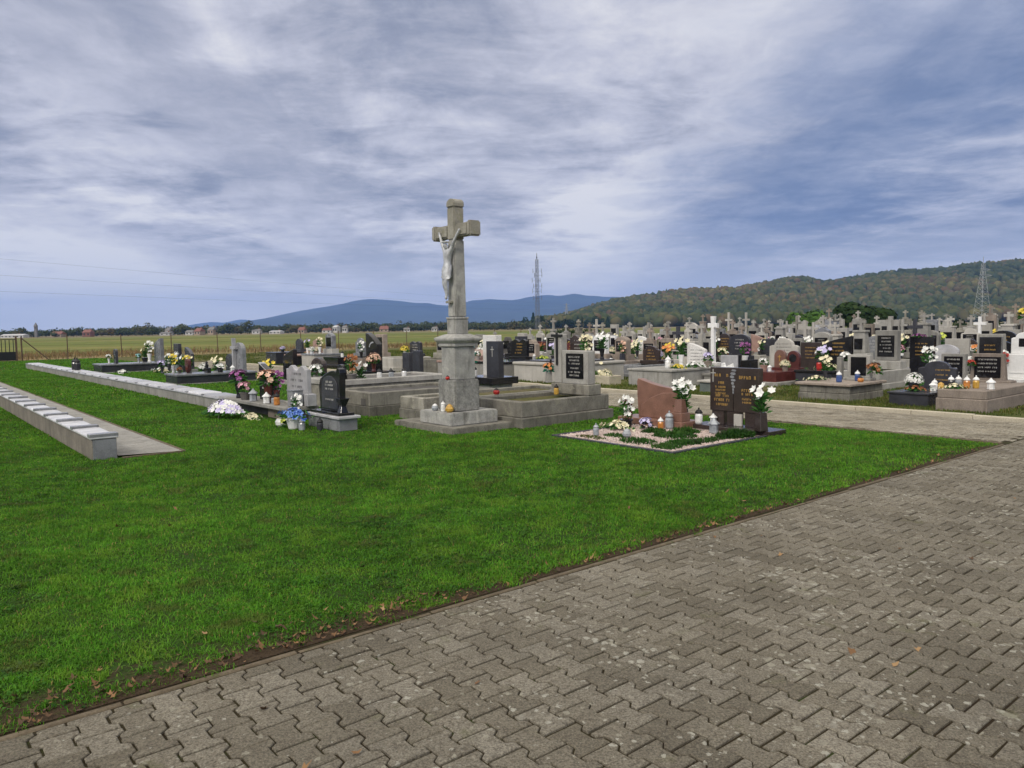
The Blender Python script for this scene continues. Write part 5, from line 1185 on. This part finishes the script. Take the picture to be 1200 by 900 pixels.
# ------------------------------------------------------------------ village
M['wall_white'] = plain('white_house_wall', (.55,.54,.52), .9); M['wall_sand'] = plain('sand_house_wall', (.36,.28,.215), .9); M['roof_red'] = plain('red_roof', (.20,.085,.065), .85, var=.2); M['roof_grey'] = plain('grey_roof', (.16,.155,.15), .8); M['pane'] = plain('window_pane', (.03,.035,.04), .15)
HS = [(20,26,3.6,'wall_white','roof_white',2.4,'long low white hall at the far left of the village'),(71,12,5.4,'wall_sand','roof_red',3.0,'sand coloured house left of the red roof'),(106,8.5,6.6,'roof_red','roof_red',4.2,'house with a bright red roof and wall'),
      (197,11,3.2,'wall_white','roof_grey',2.2,'low white shed in front of the trees'),(201,5,7.6,'wall_white','roof_grey',5.2,'narrow white gabled house above the shed'),(225,8,4.6,'wall_white','roof_grey',3.0,'white house left of the pair of gables'),(236,7,6.4,'wall_sand','roof_red',3.6,'small house with a peach gable'),
      (251,6.5,7.4,'wall_sand','roof_grey',5.0,'tall beige house beside the peach gable'),(303,9,4.8,'wall_white','roof_grey',3.2,'white house before the blue mountain foot'),(326,13,3.0,'wall_white','roof_white',2.2,'low white flat hall on the meadow edge'),(356,7,5.8,'wall_sand','roof_red',3.4,'red roofed house below the mountain summit'),
      (396,5,7.0,'wall_white','roof_white',5.6,'narrow white house like a tower'),(406,5,6.6,'wall_white','roof_grey',5.0,'second narrow white house beside it'),(385,10,4.4,'wall_white','roof_red',2.8,'white house with reddish roof, middle of village'),(452,10,5.8,'wall_sand','roof_red',3.0,'wide red roof house left of the crucifix'),
      (478,7,3.8,'wall_white','roof_grey',2.6,'little white house nearest the crucifix'),(511,6,4.2,'wall_white','roof_grey',2.8,'white cottage just left of the crucifix shaft')]
M['roof_white'] = plain('white_roof', (.46,.46,.46), .7)
for i, (px, wp, h, wm, rm, eh, lab) in enumerate(HS):
    D = 515+14*math.sin(i*1.9); w = wp*D/900; h *= .72; eh *= .68; o = thing('house', lab, 'house', 'houses of the far village', far(px, D), D, 0, rnd.uniform(-.15,.15), False)
    MB().box(-w/2,w/2,-3.5,3.5,-.2,eh).build('wall', M[wm], o)
    MB().add([(-w/2-.3,-3.9,eh-.05),(w/2+.3,-3.9,eh-.05),(w/2+.3,3.9,eh-.05),(-w/2-.3,3.9,eh-.05),(-w/2+.2,0,h),(w/2-.2,0,h)], [(0,1,5,4),(2,3,4,5),(1,2,5),(3,0,4),(0,3,2,1)]).build('roof', M[rm], o)
    for k in range(max(2, int(w/2.2))):
        xk = -w/2+(k+.5)*w/max(2, int(w/2.2)); MB().box(xk-.45,xk+.45,-3.53,-3.498,eh*.35,eh*.78).build('window', M['pane'], o)
    MB().box(w*.15,w*.15+.6,.6,1.2,eh,h+.7).build('chimney', M['roof_red'], o)
o = thing('church_tower', 'dark slim tower rising above the village trees at far left', 'tower', None, far(45, 560), 560, 0, 0, False)
MB().box(-.9,.9,-.9,.9,-.2,8.0).build('shaft', M['roof_grey'], o); MB().frustum(-1.1,1.1,-1.1,1.1,7.999,-.1,.1,-.1,.1,10.6).build('roof', M['roof_grey'], o)
MB().box(-.35,.35,-.93,-.899,6.2,7.6).build('window', M['pane'], o)

# ------------------------------------------------------------------ mast, pylon, wires
def lattice(root, H, wb, wt, n, r, mat):
    wd = lambda z: wb+(wt-wb)*min(1, z/(H*.92))
    legs = [MB() for _ in range(4)]; br = MB()
    for i in range(n):
        z0, z1 = H*i/n, H*(i+1)/n; a, b = wd(z0)/2, wd(z1)/2; c0 = [(-a,-a,z0),(a,-a,z0),(a,a,z0),(-a,a,z0)]; c1 = [(-b,-b,z1),(b,-b,z1),(b,b,z1),(-b,b,z1)]
        for k in range(4):
            l = (k+1) % 4; legs[k].bar(c0[k], c1[k], r, 4); br.bar(c0[k], c1[l], r*.6, 3); br.bar(c0[l], c1[k], r*.6, 3); br.bar(c1[k], c1[l], r*.6, 3)
    for q in legs: q.build('leg', mat, root)
    br.build('bracing', mat, root)
ms = thing('lattice_mast', 'tall slim lattice radio mast with antennas, in front of the blue mountains', 'mast', None, far(631, 440), 440, 0, .4, False)
lattice(ms, 40, 2.2, 1.3, 22, .085, M['mast_paint'])
for z in (18,22,25,28,31,33.5):
    mb = MB()
    for a in range(3): mb.bar((0,0,z),(2.8*math.cos(a*2.09+z),2.8*math.sin(a*2.09+z),z),.07,4).bar((2.8*math.cos(a*2.09+z),2.8*math.sin(a*2.09+z),z-1.1),(2.8*math.cos(a*2.09+z),2.8*math.sin(a*2.09+z),z+1.5),.13,5)
    mb.build('antenna_arm', M['mast_paint'], ms)
MB().bar((0,0,40),(0,0,43.6),.16,6).lathe([(.35,0),(.4,.2),(.4,.9),(.2,1.1)], 8, 0, 0, 40.6).build('top_rod', M['mast_paint'], ms)
py = thing('power_pylon', 'grey lattice power pylon before the wooded hill on the right', 'pylon', None, far(1150, 300), 300, 0, .25, False)
lattice(py, 23.5, 4.8, .9, 13, .07, M['galv'])
for z, l in ((19.0,4.4),(21.2,3.4)): MB().bar((-l*.35,0,z+.35),(l,0,z),.10,4).bar((0,0,z+.9),(l,0,z),.06,4).bar((0,0,z-.9),(l,0,z),.06,4).build('cross_arm', M['galv'], py)
MB().bar((0,0,23.5),(0,0,26.2),.09,4).build('peak', M['galv'], py)
dp = thing('power_pylon', 'tiny pale distant power pylon over the toe of the hill', 'pylon', None, far(665, 1040), 1040, 0, .3, False)
lattice(dp, 33, 5.5, 1.2, 10, .22, M['galv'])
for z in (24.5,28,31.5): MB().bar((-4,0,z),(4,0,z),.25,4).build('cross_arm', M['galv'], dp)
pn = thing('power_pylon', 'near power pylon outside the left of the picture', 'pylon', None, -262, 60, 0, .3, False)
lattice(pn, 33, 5.5, 1.2, 12, .12, M['galv'])
for z in (18,24,31): MB().bar((-4,0,z),(4,0,z),.14,4).build('cross_arm', M['galv'], pn)
A0, B0 = Vector((-262,60,0)), Vector((far(665,1040),1040,0))
for i, (za, zb, off) in enumerate(((31,31.5,0),(24,28,3.6),(18,24.5,-3.6))):
    mb = MB(); pts = []
    for k in range(33):
        u = k/32; p = A0.lerp(B0, u); pts.append((p.x+off*.8, p.y-off*.4, za+(zb-za)*u-9*u*(1-u)*4*.25))
    for k in range(32): mb.bar(pts[k], pts[k+1], .028, 3)
    tag(mb.build('power_cable', M['iron']), ['uppermost thin power cable crossing the left sky','middle thin power cable crossing the left sky','lowest thin power cable crossing the left sky'][i], 'cable')

# ------------------------------------------------------------------ wooded hill and blue mountains
def interp(P):
    xs = np.array([p[0] for p in P], float); zs = np.array([p[1] for p in P], float); return lambda x: np.interp(x, xs, zs)
RP = [(560,0),(600,0),(640,4),(680,23),(720,40),(760,45),(790,53),(830,56),(860,59),(900,68),(925,78),(945,79),(965,70),(1000,78),(1050,86),(1100,88),(1130,95),(1160,98),(1200,103),(1300,112),(1500,118),(1800,105)]
rp = interp([((a-600)/900, z) for a, z in RP])
def hill_z(x, y):
    u = x/y; q = np.clip((y-740)/760, 0, 1); q2 = np.clip((y-1500)/900, 0, 1)
    n = 9*(vnoise(x+5000, y, 170, 61)-.5)+4*(vnoise(x+5000, y, 60, 62)-.5)
    base = rp(u)
    return base*(q*q*(3-2*q))*(1-.8*q2)+n*np.clip(base/30, 0, 1)*q
xs = np.linspace(-60, 2300, 120); ysv = np.linspace(700, 2400, 60); X, Y = np.meshgrid(xs, ysv)
Z = hill_z(X, Y)-.4; idx = np.arange(X.size).reshape(X.shape)
F = np.stack([idx[:-1,:-1], idx[:-1,1:], idx[1:,1:], idx[1:,:-1]], -1).reshape(-1, 4)
M['hill_soil'] = plain('hill_ground', (.030,.036,.018), .95, scale=.02)
kind(link('hill', np_mesh('hill', np.stack([X, Y, Z], -1).reshape(-1, 3), F, M['hill_soil']), M['hill_soil']), 'structure')
def forest():
    """rounded crowns standing shoulder to shoulder, each lumpy and of its own size and autumn colour"""
    bm = bmesh.new(); bmesh.ops.create_icosphere(bm, subdivisions=2, radius=1.0); S = np.array([v.co[:] for v in bm.verts]); Q = np.array([[v.index for v in f.verts] for f in bm.faces]); bm.free()
    g = np.random.default_rng(77); Vs = []; Fs = []; T = []; off = 0; n = 10500
    Yq = np.sqrt(g.uniform(745**2, 1600**2, n)); U = g.uniform(.035, .98, n); Xq = U*Yq; Zq = hill_z(Xq, Yq)
    ok = ((rp(U) > 2.5) | (Yq < 800)) & (g.random(n) < np.where(U > .74, .4, 1))
    for x, y, z in zip(Xq[ok], Yq[ok], Zq[ok]):
        h = g.uniform(7, 14); w = g.uniform(7, 14); d = S*(1+g.normal(0, .13, (len(S), 1)))
        lump = g.normal(0, 1, (3, 3)); lump /= np.linalg.norm(lump, axis=1)[:, None]
        for q in lump: d = d*(1+.22*np.clip(S@q-.35, 0, 1))[:, None]
        V = d*np.array([w/2, w/2, h*.5])+np.array([x, y, z+h*.5]); Vs.append(V); Fs.append(Q+off); off += len(V)
        b = .30+.85*(vnoise(np.array([x+3000]), np.array([y]), 130, 63)[0]-.35)+g.normal(0, .24); T.append(np.full(len(Q), np.clip(b, 0, 1)))
    me = np_mesh('forest', np.concatenate(Vs), np.concatenate(Fs), M['hill_leaf'], np.concatenate(T)); me.polygons.foreach_set('use_smooth', [True]*len(me.polygons))
    return kind(link('forest', me, M['hill_leaf']), 'stuff')
forest()
def mountain(name, P, D, depth, seed, mat):
    pr = interp([((a-600)/900, (383.9-.0157*(a-600)-y)/900*D) for a, y in P]); u = np.linspace((P[0][0]-600)/900, (P[-1][0]-600)/900, 260); v = np.linspace(0, 1, 26)
    U, Vv = np.meshgrid(u, v); Yy = D-depth+depth*Vv; Xx = U*D; nz = vnoise(Xx+20000, Yy, 420, seed)-.5
    Zz = (pr(U)+26*(vnoise(U*900+300, U*0+5., 17, seed+3)-.5)*np.clip(pr(U)/120, 0, 1))*(Vv**1.25)*(1+.35*nz*(1-Vv)*1.5)-2; idx = np.arange(U.size).reshape(U.shape)
    F = np.stack([idx[:-1,:-1], idx[:-1,1:], idx[1:,1:], idx[1:,:-1]], -1).reshape(-1, 4)
    o = link(name, np_mesh(name, np.stack([Xx, Yy, Zz], -1).reshape(-1, 3), F, mat), mat); return kind(o, 'structure')
M['mountain'] = plain('mountain_forest', (.022,.040,.032), .95, scale=.003, var=.45)
mountain('mountain', [(190,384),(240,382),(280,379.5),(300,376),(320,371),(345,366),(370,360.5),(400,355.5),(430,351.5),(450,350.5),(470,351.5),(490,354),(510,356.5),(530,357),(550,354),(575,351),(600,351.5),(625,348.5),(650,346),(675,345),(700,346),(725,348.5),(760,352),(800,356),(900,362),(1050,372)], 7200, 2600, 71, M['mountain'])
mountain('mountain', [(150,389),(200,384),(240,379),(265,377),(285,374.5),(305,374),(330,375),(380,376),(450,378)], 9100, 1200, 72, M['mountain'])
HAZE = 1.12e-4
EXPO = 0.15
OVERHEAD_FILL = (1.05,.99,.89)
SKYP = [((-.48,.87,.095),110,.20),((-.80,.60,.12),60,.16),((.10,1,.115),260,.20),((-.1,1,.05),60,-.06)]
DEN = True
# ------------------------------------------------------------------ air, sky, sun, camera
hz, t, b = nt('haze'); t.nodes.remove(b)
pv = N(t, 'ShaderNodeVolumePrincipled', Density=HAZE); pv.inputs['Color'].default_value = (.25,.45,1.0,1); pv.inputs['Anisotropy'].default_value = 0.0
t.links.new(pv.outputs[0], t.nodes['Material Output'].inputs['Volume'])
hb = MB().box(-9600, 9600, -260, 9400, -3.5, 420).build('haze', hz); kind(hb, 'stuff')

SUN_EL, SUN_AZ = R(38), R(244)          # compass-like: angle of the sun's direction in the xy plane
sdir = Vector((math.cos(SUN_AZ)*math.cos(SUN_EL), math.sin(SUN_AZ)*math.cos(SUN_EL), math.sin(SUN_EL)))
w = bpy.data.worlds.new('World'); sc.world = w; w.use_nodes = True; t = w.node_tree
bg = t.nodes['Background']; bg.inputs['Strength'].default_value = .1
sky = t.nodes.new('ShaderNodeTexSky'); sky.sky_type = 'NISHITA'; sky.sun_disc = False; sky.sun_elevation = SUN_EL; sky.sun_rotation = R(90)-SUN_AZ
tc = t.nodes.new('ShaderNodeTexCoord'); d = tc.outputs['Generated']
sp = t.nodes.new('ShaderNodeSeparateXYZ'); t.links.new(d, sp.inputs[0]); x, y, z = sp.outputs
zz = math_(t, 'ADD', math_(t, 'MAXIMUM', z, 0.0), .085)
u = math_(t, 'DIVIDE', x, zz); v = math_(t, 'DIVIDE', y, zz)
cb = t.nodes.new('ShaderNodeCombineXYZ'); t.links.new(u, cb.inputs[0]); t.links.new(v, cb.inputs[1])
def cloud(rot, sx, sy, scale, detail, rough, dist, off=0):
    mp = N(t, 'ShaderNodeMapping'); mp.inputs['Rotation'].default_value = (0, 0, R(rot)); mp.inputs['Scale'].default_value = (sx, sy, 1); mp.inputs['Location'].default_value = (off, off*.7, off*.3)
    t.links.new(cb.outputs[0], mp.inputs[0]); return noise(t, mp.outputs[0], scale, detail, rough, dist)
def gauss(ax, ay, az, sharp):
    """soft patch of cloud light in one direction of the sky"""
    n = Vector((ax, ay, az)).normalized(); dp = t.nodes.new('ShaderNodeVectorMath'); dp.operation = 'DOT_PRODUCT'
    t.links.new(d, dp.inputs[0]); dp.inputs[1].default_value = n
    return math_(t, 'POWER', math_(t, 'MAXIMUM', dp.outputs['Value'], 0.0), sharp)
big = cloud(10, .62, .26, .9, 3, .5, .3, 3.1)
mid = cloud(16, .80, .55, 1.45, 9, .60, .45, 1.7)
fine = cloud(-8, .75, 1.15, 2.5, 10, .63, .4, 5.3)
wv = cloud(28, 1.6, 1.1, 3.0, 10, .64, .5, 2.3)
f = math_(t, 'ADD', math_(t, 'MULTIPLY', big, .28), math_(t, 'ADD', math_(t, 'MULTIPLY', mid, .34), math_(t, 'ADD', math_(t, 'MULTIPLY', fine, .24), math_(t, 'MULTIPLY', wv, .14))))
uu = math_(t, 'ADD', u, math_(t, 'ADD', math_(t, 'MULTIPLY', math_(t, 'SUBTRACT', mid, .5), 1.5), math_(t, 'MULTIPLY', math_(t, 'SUBTRACT', fine, .5), 1.1)))
ub = math_(t, 'ADD', math_(t, 'DIVIDE', uu, 12.0), .5)
bnd = ramp(t, ub, [((q+6)/12, v_) for q, v_ in ((-6,.52),(-4.2,.60),(-3.0,.58),(-2.2,.46),(-1.4,.54),(-.8,.46),(-.2,.52),(.35,.56),(.75,.60),(1.1,.47),(1.8,.42),(2.6,.50),(6,.48))])
f = math_(t, 'ADD', f, math_(t, 'MULTIPLY', math_(t, 'SUBTRACT', bnd, .5), .75))
f = math_(t, 'ADD', math_(t, 'MULTIPLY', math_(t, 'SUBTRACT', f, .5), 2.35), .515)
for (a, s_, amt) in SKYP: f = math_(t, 'ADD', f, math_(t, 'MULTIPLY', gauss(*a, s_), amt))
c = ramp(t, f, [(.22, (.205,.235,.325)), (.40, (.300,.325,.415)), (.51, (.405,.420,.505)), (.62, (.530,.540,.625)), (.80, (.740,.735,.765))])
# a darker, bluer wedge of thick cloud runs up to the right
wedge = ramp(t, ub, [((q+6)/12, v_) for q, v_ in ((.60,0.0),(1.10,.80),(1.7,.85),(2.4,.55),(3.2,.60),(4.6,.20))])
c = mixc(t, wedge, c, ramp(t, f, [(.10, (.085,.130,.255)), (.38, (.140,.200,.350)), (.55, (.255,.305,.445)), (.75, (.430,.465,.590))]))
low = ramp(t, z, [(.0, .95), (.03, .75), (.07, .35), (.12, .0)])
c = mixc(t, low, c, (.86,.85,.86))
# warm white fill added to the sky overhead, out of view, lighting the ground
c = mixc(t, ramp(t, z, [(.44, 0.0), (.66, 1.0)]), c, OVERHEAD_FILL)
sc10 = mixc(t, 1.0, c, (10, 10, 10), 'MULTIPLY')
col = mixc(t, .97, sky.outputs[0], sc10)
# the cloud deck is brighter towards the hidden sun
lift = math_(t, 'ADD', 1.0, math_(t, 'MULTIPLY', gauss(sdir.x, sdir.y, sdir.z, 3.0), .8))
vm = t.nodes.new('ShaderNodeVectorMath'); vm.operation = 'SCALE'; t.links.new(col, vm.inputs[0]); t.links.new(lift, vm.inputs['Scale'])
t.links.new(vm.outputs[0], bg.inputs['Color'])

sl = bpy.data.lights.new('sun', 'SUN'); sl.energy = 1.5; sl.angle = R(14); sl.color = (1.0, .92, .82)
so = bpy.data.objects.new('sun', sl); COL.objects.link(so); so.rotation_euler = (-sdir).to_track_quat('-Z', 'Y').to_euler()

cam = bpy.data.cameras.new('camera'); co_ = bpy.data.objects.new('camera', cam); COL.objects.link(co_); sc.camera = co_
cam.sensor_width = 36; cam.lens = 27.0; cam.clip_start = .1; cam.clip_end = 40000
P_, Q_ = R(4.2), R(.9); fw = Vector((0, math.cos(P_), -math.sin(P_))); ri = Vector((1, 0, 0)); up_ = ri.cross(fw)
r2 = ri*math.cos(Q_)-up_*math.sin(Q_); u2 = ri*math.sin(Q_)+up_*math.cos(Q_)
# the photograph's right side is higher: turn the camera clockwise
co_.matrix_world = Matrix(((r2.x,u2.x,-fw.x,0),(r2.y,u2.y,-fw.y,0),(r2.z,u2.z,-fw.z,1.65),(0,0,0,1)))
vs = sc.view_settings; vs.view_transform = 'Standard'; vs.look = 'None'; vs.exposure = EXPO; vs.gamma = 1; vs.use_curve_mapping = False
sc.render.engine = 'CYCLES'; cy = sc.cycles
cy.use_denoising = DEN; cy.denoiser = 'OPENIMAGEDENOISE'; cy.max_bounces = 6; cy.diffuse_bounces = 3; cy.glossy_bounces = 3; cy.transmission_bounces = 4; cy.transparent_max_bounces = 6; cy.volume_bounces = 1
cy.use_adaptive_sampling = False; cy.sample_clamp_indirect = 6
